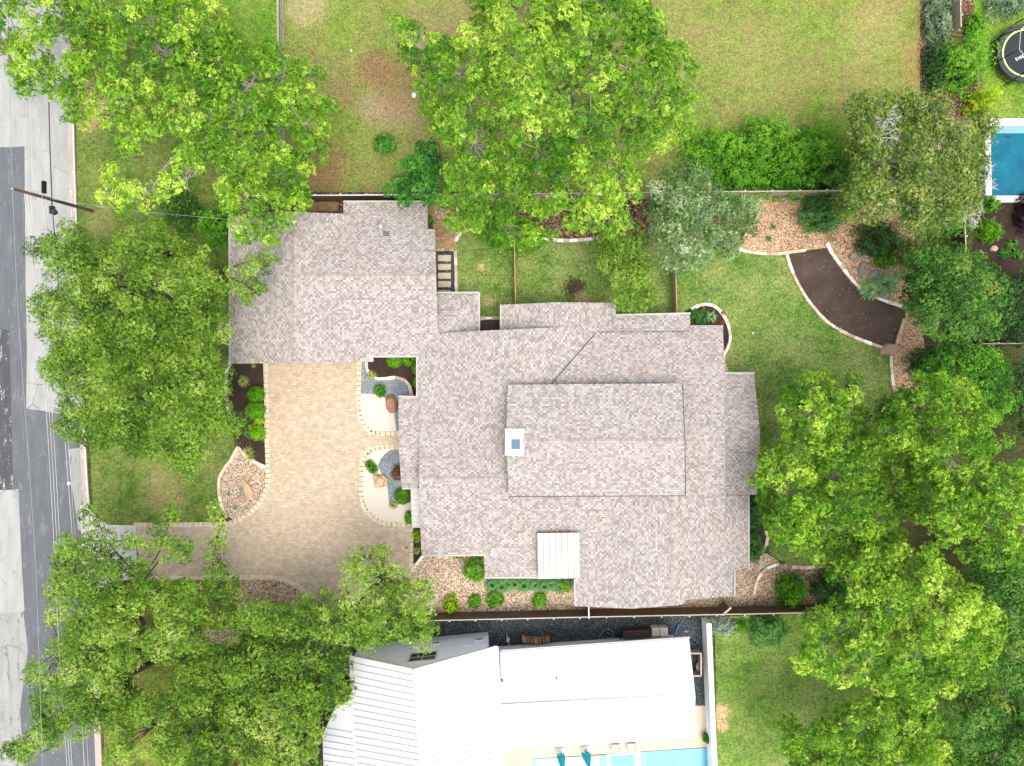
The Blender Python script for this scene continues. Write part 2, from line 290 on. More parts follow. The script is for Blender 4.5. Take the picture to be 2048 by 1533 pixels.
BL = {'grass': [(0, (0.16, 0.22, 0.03)), (0.5, (0.34, 0.38, 0.08)), (1, (0.62, 0.58, 0.24))], 'yucca': [(0, (0.05, 0.17, 0.09)), (0.5, (0.20, 0.40, 0.16)), (1, (0.55, 0.62, 0.26))],
      'agave': [(0, (0.08, 0.17, 0.15)), (0.5, (0.16, 0.29, 0.26)), (1, (0.30, 0.42, 0.36))], 'liriope': [(0, (0.04, 0.14, 0.035)), (0.5, (0.11, 0.30, 0.075)), (1, (0.18, 0.34, 0.10))],
      'pine': [(0, (0.02, 0.10, 0.008)), (0.5, (0.06, 0.23, 0.014)), (1, (0.15, 0.38, 0.03))], 'red': [(0, (0.2, 0.03, 0.03)), (1, (0.45, 0.12, 0.1))]}
for k, v in BL.items(): MT['blade_' + k] = leaf(k + ' blades', v, 0.2)

# ------------------------------------------------------------------ object helpers
def tag(o, label=None, cat=None, group=None, kind=None):
    for k, v in (('label', label), ('category', cat), ('group', group), ('kind', kind)):
        if v: o[k] = v
    return o
def thing(name, loc, label, cat, group=None, rz=0.0):
    o = bpy.data.objects.new(name, None); COL.objects.link(o); o.location = loc; o.rotation_euler = (0, 0, rz); o.empty_display_size = 0.2
    bpy.context.view_layer.update()
    return tag(o, label, cat, group)
def link(name, me, mats, parent=None, label=None):
    o = bpy.data.objects.new(name, me); COL.objects.link(o)
    for m in (mats if isinstance(mats, (list, tuple)) else [mats]): me.materials.append(MT[m] if isinstance(m, str) else m)
    if parent is not None:
        o.parent = parent; bpy.context.view_layer.update(); o.matrix_parent_inverse = parent.matrix_world.inverted()
    if label: o['label'] = label
    return o
def done(name, bm, mats, parent=None, label=None, smooth=False):
    bm.normal_update()
    me = bpy.data.meshes.new(name); bm.to_mesh(me); bm.free()
    if smooth: me.polygons.foreach_set('use_smooth', [True] * len(me.polygons))
    return link(name, me, mats, parent, label)
def box(bm, c, s, rz=0.0, rx=0.0, mi=0, tint=None, M=None):
    Mx = M if M is not None else Matrix.Translation(c) @ Matrix.Rotation(rz, 4, 'Z') @ Matrix.Rotation(rx, 4, 'X')
    r = bmesh.ops.create_cube(bm, size=1.0, matrix=Mx @ Matrix.Diagonal((*s, 1)))
    fs = {f for v in r['verts'] for f in v.link_faces}
    for f in fs: f.material_index = mi
    if tint is not None:
        l = bm.verts.layers.float.get('tint') or bm.verts.layers.float.new('tint')
        for v in r['verts']: v[l] = tint
    return r['verts']
def beam(bm, a, b, w, h, mi=0, tint=None):
    """box from a to b, w wide sideways, h tall"""
    a, b = Vector(a), Vector(b); d = b - a; L = d.length
    x = d.normalized(); up = Vector((0, 0, 1)) if abs(x.z) < 0.95 else Vector((0, 1, 0))
    y = up.cross(x).normalized(); z = x.cross(y)
    M = Matrix((x, y, z)).transposed().to_4x4(); M.translation = (a + b) / 2
    return box(bm, None, (L, w, h), mi=mi, tint=tint, M=M)
def tube(bm, pts, rad, n=6, mi=0, cap=True):
    pts = [Vector(p) for p in pts]; rings = []
    if not isinstance(rad, (list, tuple)): rad = [rad] * len(pts)
    for i, p in enumerate(pts):
        d = (pts[min(i + 1, len(pts) - 1)] - pts[max(i - 1, 0)])
        d = d.normalized() if d.length > 1e-6 else Vector((0, 0, 1))
        a = Vector((0.13, 0.31, 0.94)); a = a if abs(d.dot(a)) < 0.93 else Vector((1, 0, 0))
        u = d.cross(a).normalized(); v = d.cross(u)
        rings.append([bm.verts.new(p + (u * math.cos(2 * math.pi * k / n) + v * math.sin(2 * math.pi * k / n)) * rad[i]) for k in range(n)])
    for i in range(len(rings) - 1):
        for k in range(n):
            f = bm.faces.new((rings[i][k], rings[i][(k + 1) % n], rings[i + 1][(k + 1) % n], rings[i + 1][k])); f.material_index = mi; f.smooth = True
    if cap and n > 2:
        for r in (rings[0], rings[-1]):
            f = bm.faces.new(r); f.material_index = mi
def lathe(bm, prof, c, n=24, mi=0):
    rings = [[bm.verts.new((c[0] + r * math.cos(2 * math.pi * k / n), c[1] + r * math.sin(2 * math.pi * k / n), c[2] + z)) for k in range(n)] for r, z in prof]
    for i in range(len(rings) - 1):
        for k in range(n):
            f = bm.faces.new((rings[i][k], rings[i][(k + 1) % n], rings[i + 1][(k + 1) % n], rings[i + 1][k])); f.material_index = mi
def spline(pts, closed=False, k=6):
    n = len(pts); out = []
    for i in range(n if closed else n - 1):
        if closed: p0, p1, p2, p3 = (pts[(i + j - 1) % n] for j in range(4))
        else: p0, p1, p2, p3 = pts[max(i - 1, 0)], pts[i], pts[i + 1], pts[min(i + 2, n - 1)]
        for s in range(k):
            t = s / k
            out.append(tuple(0.5 * (2 * b + (c - a) * t + (2 * a - 5 * b + 4 * c - d) * t * t + (3 * b - a - 3 * c + d) * t ** 3) for a, b, c, d in zip(p0, p1, p2, p3)))
    if not closed: out.append(tuple(pts[-1]))
    return out
def sheet(name, px, z, mat, smooth=False, parent=None, kind='structure', hz=None):
    if smooth: px = spline(px, True)
    bm = bmesh.new(); z0 = z if hz is None else hz
    f = bm.faces.new([bm.verts.new(Vector((*at(x, y, z0).xy, z))) for x, y in px])
    f.normal_update()
    if f.normal.z < 0: f.normal_flip()
    bmesh.ops.triangulate(bm, faces=[f])
    o = done(name, bm, mat, parent)
    if kind and parent is None: o['kind'] = kind
    return o
def ribbon(name, px, width, height, mat, label=None, cat=None, stones=True, seed=0, kind=None, z0=0.0, smooth=True):
    """run of edging stones (or a plain strip) along a curve"""
    rng = random.Random(seed); pts = [at(x, y) for x, y in (spline(px) if smooth else px)]
    bm = bmesh.new(); lay = bm.verts.layers.float.new('tint')
    cum = [0.0]
    for a, b in zip(pts, pts[1:]): cum.append(cum[-1] + (b - a).length)
    def point(s):
        s = max(0, min(s, cum[-1] - 1e-4)); i = 0
        while cum[i + 1] < s: i += 1
        return pts[i].lerp(pts[i + 1], (s - cum[i]) / max(1e-6, cum[i + 1] - cum[i]))
    s = 0.0
    while s < cum[-1] - 0.05:
        L = rng.uniform(0.35, 0.9) if stones else 0.4
        e = min(s + L, cum[-1]); a, b = point(s), point(e)
        w = width * (rng.uniform(0.85, 1.12) if stones else 1); h = height * (rng.uniform(0.85, 1.15) if stones else 1)
        a.z = b.z = z0 + h / 2 - (0.02 if stones else 0)
        d = (b - a).normalized() * (0.006 if stones else -0.02)
        vs = beam(bm, a + d, b - d, w, h, tint=min(1, max(0, rng.gauss(0.55, 0.27))))
        if stones:
            for v in vs: v.co += Vector((rng.uniform(-1, 1), rng.uniform(-1, 1), rng.uniform(-0.5, 0.5))) * 0.018
        s = e
    o = done(name, bm, mat)
    return tag(o, label, cat, None, kind)
# ------------------------------------------------------------------ the ground and everything laid on it
def ground():
    bm = bmesh.new(); bmesh.ops.create_grid(bm, x_segments=2, y_segments=2, size=160)
    o = done('ground', bm, 'earth'); o['kind'] = 'structure'
ground()
KI = [(95, -500), (118, -200), (130, 0), (137, 250), (141, 390), (152, 650), (161, 902), (168, 1010), (172, 1100), (180, 1250), (192, 1533), (205, 1900), (215, 2200)]
sheet('road', [(-2600, -500)] + KI + [(-2600, 2200)], 0.004, 'asphalt')
sheet('worn_road', [(-300, 640), (18, 660), (22, 800), (26, 980), (-300, 980)], 0.008, 'worn')
sheet('road_patch', [(-900, -500), (95, -500), (118, -200), (130, 0), (137, 250), (138, 294), (90, 296), (50, 293), (20, 295), (-900, 290)], 0.008, 'patch')
sheet('road_patch', [(49, 292), (138, 290), (141, 390), (152, 650), (158, 828), (112, 827), (85, 822), (52, 818), (54, 700), (51, 560), (50, 420)], 0.012, 'patch')
sheet('road_patch', [(-900, 982), (37, 979), (40, 1050), (43, 1120), (49, 1222), (20, 1226), (-900, 1240)], 0.008, 'patch')
sheet('road_patch', [(-900, 1228), (12, 1226), (46, 1222), (56, 1300), (40, 1420), (48, 1533), (60, 1900), (-900, 1900)], 0.0065, 'patch2')
sheet('road_patch', [(136, 900), (160, 895), (166, 1000), (170, 1060), (156, 1060), (148, 1000), (140, 950)], 0.008, 'patch2')
bm = bmesh.new(); bm.verts.layers.float.new('tint')
kp = [at(x, y) for x, y in spline(KI[:8])]
for a, b in zip(kp, kp[1:]):
    o_ = Vector((0.26, 0, 0.0)); beam(bm, a + o_ + Vector((0, 0, 0.035)), b + o_ + Vector((0, 0, 0.035)), 0.5, 0.09)
kp = [at(x, y) for x, y in spline(KI[9:])]
for a, b in zip(kp, kp[1:]):
    o_ = Vector((0.26, 0, 0.035)); beam(bm, a + o_, b + o_, 0.5, 0.09)
kerb = done('kerb', bm, 'kerb'); kerb['kind'] = 'structure'
bm = bmesh.new()
kp = [at(x, y) for x, y in spline(KI[:8])]
for a, b in zip(kp, kp[1:]): o_ = Vector((0.43, 0, 0.06)); beam(bm, a + o_, b + o_, 0.15, 0.13)
kb = done('kerb', bm, 'concrete'); kb['kind'] = 'structure'

sheet('lawn', [(143, -600), (556, -600), (556, 385), (500, 430), (475, 720), (455, 800), (470, 900), (440, 960), (445, 1052), (215, 1052), (186, 1030), (166, 600), (154, 390)], 0.004, 'lawnA')
sheet('lawn', [(330, -600), (556, -600), (556, 110), (480, 120), (440, 40)], 0.008, 'lawnN')
sheet('vacant_lot', [(560, -600), (1880, -600), (1880, 390), (560, 390)], 0.004, 'field')
sheet('lawn', [(905, 600), (905, 500), (912, 476), (925, 464), (945, 458), (985, 463), (1080, 476), (1190, 478), (1300, 470), (1480, 498), (1540, 510), (1574, 508), (1587, 555), (1620, 608), (1680, 663), (1762, 695), (1783, 712), (1790, 800), (1800, 1130), (1580, 1132), (1540, 1110), (1518, 1000), (1440, 740), (1440, 640), (1210, 640), (1000, 650), (955, 645), (945, 600)], 0.004, 'lawnB', hz=0)
sheet('lawn', [(1430, 1236), (1700, 1215), (2000, 1230), (2000, 1900), (1440, 1900)], 0.004, 'lawnE')
sheet('lawn', [(1930, -300), (2300, -300), (2300, 236), (1960, 236)], 0.004, 'lawnN')
sheet('lawn', [(188, 1160), (480, 1156), (480, 1262), (205, 1266)], 0.004, 'lawnS')
sheet('lawn', [(205, 1288), (430, 1292), (430, 1900), (215, 1900)], 0.004, 'lawnS')
sheet('pebble_strip', [(205, 1264), (480, 1260), (480, 1290), (205, 1290)], 0.008, 'pebble')
sheet('mulch_bed', [(420, 1280), (720, 1262), (720, 1600), (420, 1600)], 0.006, 'mulch')
# driveway, its pale border courses, the apron at the street
sheet('driveway_apron', [(160, 1012), (172, 1010), (186, 1026), (215, 1050), (272, 1051), (272, 1158), (215, 1166), (180, 1200), (168, 1200)], 0.05, 'concrete')
DW = [(527, 700), (727, 700), (720, 722), (716, 800), (719, 832), (735, 860), (752, 868), (830, 868), (830, 894), (748, 896), (727, 915), (721, 950), (724, 1005), (740, 1032), (768, 1048), (826, 1052), (826, 1142), (812, 1190), (700, 1240), (640, 1230), (612, 1186), (585, 1166), (556, 1157), (480, 1155), (268, 1158), (268, 1050), (430, 1050), (467, 1045), (503, 1025), (529, 990), (534, 950), (530, 860)]
sheet('driveway', DW, 0.012, 'paver')
def strip(px, w, z=0.0): return ribbon('driveway_border', px, w, 0.02 + 0.0, 'border', stones=False, kind='structure', z0=z)
strip([(531, 727), (533, 800), (534, 880), (536, 950), (530, 988), (505, 1022), (468, 1044), (430, 1049), (268, 1050)], 0.36, 0.004)
strip([(268, 1157), (480, 1155), (552, 1157), (585, 1167), (612, 1188), (632, 1225)], 0.36, 0.004)
strip([(719, 722), (717, 800), (720, 832), (736, 860), (754, 867), (830, 867)], 0.36, 0.004)
strip([(830, 895), (748, 897), (728, 915), (722, 950), (725, 1005), (741, 1031), (769, 1047), (826, 1051)], 0.36, 0.004)
strip([(823, 1055), (823, 1142)], 0.3, 0.004)
sheet('sand_bed', [(722, 782), (800, 782), (830, 866), (754, 865), (737, 857), (722, 831), (719, 800)], 0.008, 'sand')
sheet('sand_bed', [(724, 950), (730, 916), (749, 899), (830, 897), (830, 1050), (769, 1045), (742, 1029), (727, 1004)], 0.008, 'sand')
sheet('grey_gravel_bed', [(720, 715), (733, 715), (735, 741), (750, 757), (794, 756), (814, 763), (823, 782), (826, 830), (812, 868), (793, 862), (791, 845), (786, 815), (773, 797), (757, 790), (740, 788), (722, 788)], 0.016, 'greygravel')
sheet('grey_gravel_bed', [(830, 898), (782, 900), (770, 908), (761, 919), (756, 931), (762, 945), (773, 960), (776, 985), (779, 1015), (786, 1014), (800, 1008), (822, 1005), (830, 975)], 0.016, 'greygravel')
sheet('mulch_bed', [(731, 700), (850, 700), (850, 800), (824, 800), (823, 781), (813, 763), (794, 755), (750, 756), (735, 741)], 0.020, 'mulch')
sheet('mulch_bed', [(460, 715), (527, 715), (531, 850), (533, 936), (512, 925), (495, 914), (477, 894), (463, 840), (453, 790), (452, 755)], 0.008, 'mulch')
sheet('pebble_bed', [(477, 894), (495, 914), (514, 926), (533, 935), (535, 960), (528, 988), (505, 1020), (470, 1042), (450, 1030), (441, 1000), (438, 975), (441, 950), (460, 924)], 0.010, 'pebble')
sheet('pebble_bed', [(470, 630), (450, 633), (441, 643), (437, 655), (445, 668), (470, 684)], 0.010, 'pebbled')
sheet('pebble_bed', [(480, 1157), (552, 1159), (583, 1169), (610, 1190), (640, 1232), (560, 1262), (476, 1262), (474, 1210)], 0.012, 'pebbled')
sheet('pebble_bed', [(812, 1180), (826, 1142), (845, 1095), (1000, 1095), (1480, 1095), (1512, 1105), (1535, 1108), (1560, 1125), (1525, 1150), (1510, 1190), (1508, 1228), (640, 1242), (700, 1215)], 0.006, 'pebble')
sheet('mulch_bed', [(822, 1056), (850, 1056), (850, 1112), (838, 1122), (827, 1136)], 0.012, 'mulch')
sheet('chip_bed', [(1504, 1228), (1510, 1170), (1527, 1140), (1556, 1128), (1650, 1132), (1720, 1140), (1720, 1225)], 0.012, 'pebbled')
sheet('mulch_bed', [(1480, 980), (1522, 1000), (1535, 1078), (1522, 1102), (1480, 1120)], 0.010, 'mulch')
sheet('mulch_bed', [(470, 385), (1000, 385), (1000, 430), (915, 430), (868, 430), (868, 470), (470, 470)], 0.008, 'redmulch')
sheet('mulch_bed', [(1000, 385), (1480, 385), (1480, 505), (1300, 478), (1190, 483), (1140, 483), (1085, 478), (985, 463), (945, 459), (925, 463), (1000, 420)], 0.007, 'redmulch')
sheet('pebble_bed', [(866, 410), (925, 430), (960, 455), (930, 462), (913, 480), (905, 505), (866, 505)], 0.012, 'pebbled')
sheet('dark_gravel_bed', [(866, 503), (909, 503), (911, 595), (866, 595)], 0.012, 'blackgravel')
sheet('deck_well', [(945, 638), (1010, 636), (1010, 690), (945, 690)], 0.012, 'blackgravel')
sheet('chip_bed', [(1478, 500), (1500, 440), (1505, 385), (1700, 385), (1830, 440), (1830, 560), (1850, 700), (1850, 860), (1798, 830), (1785, 770), (1783, 712), (1792, 690), (1810, 640), (1812, 616), (1750, 595), (1712, 570), (1668, 515), (1655, 497), (1600, 503), (1575, 507), (1540, 509), (1500, 505)], 0.008, 'chips')
sheet('soil_bed', [(1574, 508), (1600, 503), (1656, 496), (1669, 516), (1713, 571), (1750, 596), (1812, 617), (1806, 641), (1790, 693), (1764, 694), (1700, 671), (1650, 640), (1612, 594), (1587, 548)], 0.016, 'bed')
sheet('mulch_bed', [(1370, 622), (1392, 612), (1420, 609), (1440, 618), (1456, 642), (1460, 672), (1453, 700), (1443, 714), (1425, 714), (1370, 660)], 0.010, 'mulch')
sheet('concrete_walk', [(1430, 712), (1444, 712), (1453, 700), (1450, 722), (1460, 750), (1430, 750)], 0.012, 'patio')
sheet('side_yard', [(560, 1252), (880, 1242), (1412, 1230), (1424, 1414), (1388, 1414), (1378, 1310), (1000, 1340), (560, 1340)], 0.010, 'blackgravel')
sheet('patio', [(990, 1480), (1386, 1455), (1385, 1412), (1428, 1412), (1436, 1560), (1428, 1560), (1426, 1494), (1064, 1518), (1066, 1560), (990, 1560)], 0.012, 'patio')
sheet('garden_soil', [(1945, 402), (2300, 402), (2300, 692), (1945, 692)], 0.008, 'mulch')
sheet('garden_soil', [(1840, -300), (1900, -300), (1960, 100), (1975, 300), (1960, 420), (1840, 420)], 0.0085, 'redmulch')

E = 'stone edging'
for i, (px, lab) in enumerate([
    ([(1572, 508), (1586, 550), (1611, 595), (1650, 641), (1700, 672), (1768, 697)], 'pale limestone edging along the lawn side of the dark tilled bed'),
    ([(1476, 499), (1500, 505), (1540, 509), (1575, 506), (1610, 501)], 'limestone edging between the wood chip corner and the lawn'),
    ([(1653, 487), (1668, 515), (1712, 570), (1750, 595), (1812, 617)], 'limestone edging on the far curve of the tilled bed beneath the yucca'),
    ([(1808, 638), (1799, 665), (1791, 692)], 'short limestone edging closing the tilled bed by the round tree'),
    ([(1781, 712), (1783, 755), (1790, 790), (1795, 806)], 'limestone edging below the brown boulder on the lawn edge'),
    ([(1382, 620), (1405, 609), (1430, 614), (1450, 638), (1460, 672), (1454, 698), (1444, 714)], 'limestone edging hooped round the small bed at the house corner'),
    ([(1507, 1190), (1511, 1168), (1527, 1140), (1557, 1127)], 'curved wooden-brown edging between the two pebble areas'),
    ([(1531, 1062), (1535, 1082), (1522, 1105)], 'short edging beside the dark bed at the east wall'),
    ([(1583, 1134), (1610, 1135), (1632, 1134)], 'straight grey edging under the big right tree'),
    ([(733, 715), (735, 741), (750, 757), (772, 758), (794, 755), (814, 763), (823, 781), (824, 795)], 'tan edging stones winding between grey gravel and dark mulch'),
    ([(462, 722), (455, 742), (452, 765), (454, 800), (462, 838)], 'tan edging on the street side of the mulch bed'),
    ([(477, 894), (495, 914), (514, 926), (532, 935)], 'white-brown edging between mulch and the pebble bed'),
    ([(477, 894), (460, 924), (441, 950), (438, 975), (442, 1005), (455, 1036)], 'tan edging curling round the outside of the pebble bed'),
    ([(460, 633), (450, 634), (441, 643), (437, 655), (445, 668), (462, 682)], 'small half-round edging by the garage wall'),
    ([(912, 484), (918, 470), (930, 462), (945, 458), (965, 461), (990, 464)], 'curved edging at the top left of the back lawn'),
    ([(1084, 478), (1110, 481), (1140, 482), (1168, 480), (1198, 477)], 'pale edging under the front of the large top tree'),
    ([(911, 503), (912, 545), (913, 590)], 'narrow edging beside the black-framed stepping stones'),
    ([(955, 638), (980, 637), (1008, 636)], 'low edging at the dark well between two roofs'),
    ([(826, 1138), (836, 1124), (850, 1108)], 'short white edging at the lower corner of the driveway'),
]): ribbon('stone_edging', px, 0.24, 0.16, 'lime', lab, E, seed=i)

# ------------------------------------------------------------------ the shingled house
house = thing('brick_house', at(1130, 890), 'low sprawling house with mottled grey-brown shingle roofs in the middle of the plot', 'house')
def hitplane(px, py, axis, E_, R_):
    e = at(*E_); r = at(*R_); d = Vector((axis[0], axis[1], 0)).normalized()
    pitch = (r.z - e.z) / (r - e).dot(d)
    def f(x, y, off=0.0):
        z = e.z
        for _ in range(12): q = at(x, y, z); z = e.z + pitch * (Vector((q.x, q.y, 0)) - Vector((e.x, e.y, 0))).dot(d)
        q = at(x, y, z); q.z += off; return q
    return f(px, py) if px is not None else f
def facet(bm, px, axis, E_, R_, t=0.2, dz=0.0):
    f = hitplane(None, None, axis, E_, R_); d = Vector((axis[0], axis[1], 0)).normalized(); u = Vector((-d.y, d.x, 0))
    top = [f(x, y, dz) for x, y in px]
    uv = bm.loops.layers.uv.get('uv') or bm.loops.layers.uv.new('uv')
    tv = [bm.verts.new(p) for p in top]; bv = [bm.verts.new(p - Vector((0, 0, t))) for p in top]
    fc = bm.faces.new(tv); fc.normal_update()
    if fc.normal.z < 0: fc.normal_flip()
    nz = fc.normal.copy(); sl = (d - nz * d.dot(nz)).normalized()
    for l in fc.loops: l[uv].uv = (l.vert.co.dot(u) + 50, l.vert.co.dot(sl) + 50)
    fc.material_index = 0
    b2 = bm.faces.new(bv[::-1] if nz.z > 0 and tv == [l.vert for l in fc.loops] else bv); b2.material_index = 1
    n = len(tv)
    for i in range(n):
        q = bm.faces.new((tv[i], bv[i], bv[(i + 1) % n], tv[(i + 1) % n])); q.material_index = 1
    bmesh.ops.triangulate(bm, faces=[fc, b2])
FX = []
ER, RR = lambda *a: a, lambda *a: a
Xp, Xm, Yu, Yd = (1, 0), (-1, 0), (0, -1), (0, 1)     # uphill: east, west, towards photo bottom, towards photo top
FX += [
 ([(460, 430), (590, 424), (588, 726), (461, 728)], Xp, (460, 600, 2.7), (588, 600, 4.2)),
 ([(590, 424), (690, 428), (742, 434), (738, 724), (588, 726)], Xm, (738, 600, 2.7), (588, 600, 4.2)),
 ([(598, 552), (640, 500), (686, 440), (687, 405), (855, 405), (855, 458), (870, 460), (872, 552)], Yu, (770, 405, 2.7), (770, 552, 4.195)),
 ([(588, 552), (872, 552), (876, 668), (900, 700), (900, 712), (725, 712), (690, 700), (620, 621), (588, 590)], Yd, (800, 712, 2.7), (770, 552, 4.195)),
 ([(866, 588), (957, 587), (894, 651), (866, 678)], Yu, (915, 588, 2.4), (915, 650, 2.95)),
 ([(957, 587), (957, 672), (870, 672), (894, 651)], Xm, (957, 625, 2.4), (894, 625, 2.95)),
 ([(845, 690), (870, 667), (960, 662), (1050, 658), (1030, 960), (838, 960), (835, 712)], Xp, (835, 760, 2.8), (1045, 760, 4.3)),
 ([(1050, 658), (1115, 655), (1228, 648), (1228, 700), (1150, 800), (1100, 900), (1030, 960)], Xm, (1228, 640, 2.8), (1045, 640, 4.3)),
 ([(1003, 610), (1114, 605), (1114, 668), (1003, 672)], Xp, (1003, 630, 2.75), (1114, 630, 3.66)),
 ([(1114, 605), (1228, 606), (1228, 665), (1114, 668)], Xm, (1228, 632, 2.78), (1114, 632, 3.66)),
 ([(1228, 632), (1380, 628), (1381, 655), (1446, 654), (1450, 770), (1450, 870), (1055, 870), (1075, 780), (1176, 662)], Yu, (1300, 632, 2.8), (1300, 770, 3.85)),
 ([(1055, 870), (1450, 870), (1452, 1000), (1452, 1100), (1055, 1100)], Yd, (1300, 1112, 2.7), (1300, 870, 4.6)),
 ([(1345, 900), (1345, 1212), (1265, 1218), (1152, 1213), (1151, 1157), (1105, 1000), (1200, 900)], Xp, (1151, 1180, 2.8), (1345, 1100, 4.2)),
 ([(1345, 900), (1453, 900), (1453, 991), (1495, 991), (1495, 1136), (1467, 1138), (1467, 1192), (1370, 1201), (1370, 1208), (1345, 1212)], Xm, (1495, 1060, 2.8), (1345, 1100, 4.2)),
 ([(1444, 748), (1508, 748), (1520, 866), (1444, 866)], Yu, (1480, 748, 3.0), (1480, 866, 4.1)),
 ([(1444, 866), (1520, 866), (1515, 990), (1444, 990)], Yd, (1480, 990, 3.0), (1480, 866, 4.1)),
 ([(838, 806), (838, 958), (1035, 958), (1035, 945), (860, 806)], Yu, (900, 800, 2.8), (900, 958, 4.0)),
 ([(838, 958), (1290, 958), (1290, 1000), (1230, 1080), (1180, 1130), (1151, 1155), (970, 1154), (968, 1109), (843, 1110), (840, 1040)], Yd, (900, 1110, 2.8), (900, 958, 4.0)),
 ([(1016, 770), (1364, 767), (1369, 882), (1012, 884)], Yu, (1190, 769, 4.85), (1190, 883, 5.8)),
 ([(1012, 884), (1369, 882), (1370, 991), (1018, 993)], Yd, (1190, 992, 4.85), (1190, 883, 5.8)),
 ([(797, 795), (850, 796), (912, 887), (797, 887)], Yu, (820, 795, 2.7), (820, 887, 3.25)),
 ([(797, 887), (912, 887), (852, 975), (803, 976)], Yd, (820, 975, 2.7), (820, 887, 3.25)),
]
bm = bmesh.new()
for px, ax, e_, r_ in FX: facet(bm, px, ax, e_, r_)
bm.normal_update()
BV = BVHTree.FromBMesh(bm)
roof = done('roof', bm, ['shingle', 'fascia'], house)
def drop(px, py, tree=None):
    o_ = Vector((0, 0, H)); d = (at(px, py, 0) - o_).normalized()
    h = (tree or BV).ray_cast(o_, d)
    return h[0], h[1]
# ridge caps, gutters
def cap(p, q, w=0.30):
    bm = bmesh.new(); uv = bm.loops.layers.uv.new('uv')
    a, b = Vector(p), Vector(q); x = (b - a).normalized(); y = Vector((0, 0, 1)).cross(x)
    L = (b - a).length
    cs = [(-w / 2 * 1.0, -0.035), (0, 0.03), (w / 2, -0.035)]
    v = [[bm.verts.new(e_ + y * c[0] + Vector((0, 0, c[1]))) for c in cs] for e_ in (a, b)]
    for k in range(2):
        f = bm.faces.new((v[0][k], v[0][k + 1], v[1][k + 1], v[1][k]))
        for l, (uu, vv) in zip(f.loops, ((0, k), (0, k + 1), (L, k + 1), (L, k))): l[uv].uv = (uu, vv)
    done('ridge_cap', bm, 'ridge', roof)
def rp(px, py, z): return at(px, py, z)
cap(rp(590, 424, 4.22), rp(588, 726, 4.22)); cap(rp(600, 552, 4.21), rp(871, 552, 4.21))
cap(rp(1046, 659, 4.31), rp(1046, 768, 4.31)); cap(rp(838, 958, 4.02), rp(1016, 958, 4.02)); cap(rp(1046, 882.6, 5.82), rp(1369, 882, 5.82), 0.3)
cap(rp(1345, 992, 4.22), rp(1345, 1211, 4.22)); cap(rp(1451, 866, 4.12), rp(1520, 866, 4.12), 0.22)

def valley(a, b, w=0.09):
    p, n1 = drop(*a); q, n2 = drop(*b); bm = bmesh.new(); beam(bm, p + Vector((0, 0, .015)), q + Vector((0, 0, .015)), w, .03); done('valley_flashing', bm, 'darkm', roof)
valley((1190, 668), (1102, 769), .07); valley((1196, 665), (1290, 664), .035); valley((1290, 664), (1379, 663), .035)
def gutter(a, b, z):
    bm = bmesh.new(); p, q = at(*a, z), at(*b, z); x = (q - p).normalized(); n = Vector((x.y, -x.x, 0))
    n = n if n.dot(Vector(((a[0] + b[0]) / 2 - 1024, 766 - (a[1] + b[1]) / 2, 0))) > 0 else n
    beam(bm, p, q, 0.12, 0.12); done('gutter', bm, 'gutter', house)
for a, b, z in [((459, 430), (460, 728), 2.62), ((740, 682), (740, 724), 2.68), ((740, 714), (835, 713.5), 2.62), ((872, 586), (958, 585.5), 2.34), ((958.5, 586), (958.5, 665), 2.33),
                ((1001.5, 610), (1001.5, 664), 2.68), ((1229.5, 606), (1229.5, 633), 2.7), ((1229, 630.5), (1381, 627), 2.73), ((1381, 653.5), (1446, 653), 2.73), ((1446, 746.5), (1509, 746.5), 2.93),
                ((1497, 991), (1497, 1136), 2.7), ((1469, 1138), (1469, 1192), 2.7), ((843, 1111.5), (968, 1110.5), 2.72), ((970, 1155.5), (1076, 1155.5), 2.35), ((1149.5, 1158), (1150.5, 1212), 2.7),
                ((797, 793.5), (836, 794), 2.62), ((804, 977.5), (836, 977), 2.62), ((834, 713), (834, 794), 2.7), ((687, 403.5), (856, 403.5), 2.62)]: gutter(a, b, z)
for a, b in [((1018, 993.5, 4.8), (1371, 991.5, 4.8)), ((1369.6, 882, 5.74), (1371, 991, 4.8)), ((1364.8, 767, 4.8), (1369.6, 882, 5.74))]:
    bm = bmesh.new(); beam(bm, at(*a), at(*b), .07, .12); done('edge_shade_strip', bm, 'edge_shade', roof)  # dark strips added for the shade line along the raised roof's edges
# walls: a gabled prism under every wing
def prism(bm, x0, y0, x1, y1, axis, ze, zr, inset=0.4):
    a, b = at(x0, y0, ze), at(x1, y1, ze); xa, xb = sorted((a.x, b.x)); ya, yb = sorted((a.y, b.y))
    if axis == 'y':   # ridge along y
        m = (xa + xb) / 2; hw = (xb - xa) / 2; zi = ze + (zr - ze) * inset / hw - 0.24
        prof = [(xa + inset, 0), (xb - inset, 0), (xb - inset, zi), (m, zr - 0.26), (xa + inset, zi)]
        ends = [[Vector((px, yy, pz)) for px, pz in prof] for yy in (ya + inset, yb - inset)]
    else:
        m = (ya + yb) / 2; hw = (yb - ya) / 2; zi = ze + (zr - ze) * inset / hw - 0.24
        prof = [(ya + inset, 0), (yb - inset, 0), (yb - inset, zi), (m, zr - 0.26), (ya + inset, zi)]
        ends = [[Vector((xx, py, pz)) for py, pz in prof] for xx in (xa + inset, xb - inset)]
    v = [[bm.verts.new(p) for p in e] for e in ends]
    bm.faces.new(v[0]); bm.faces.new(v[1][::-1])
    for i in range(5): bm.faces.new((v[0][i], v[1][i], v[1][(i + 1) % 5], v[0][(i + 1) % 5]))
bm = bmesh.new()
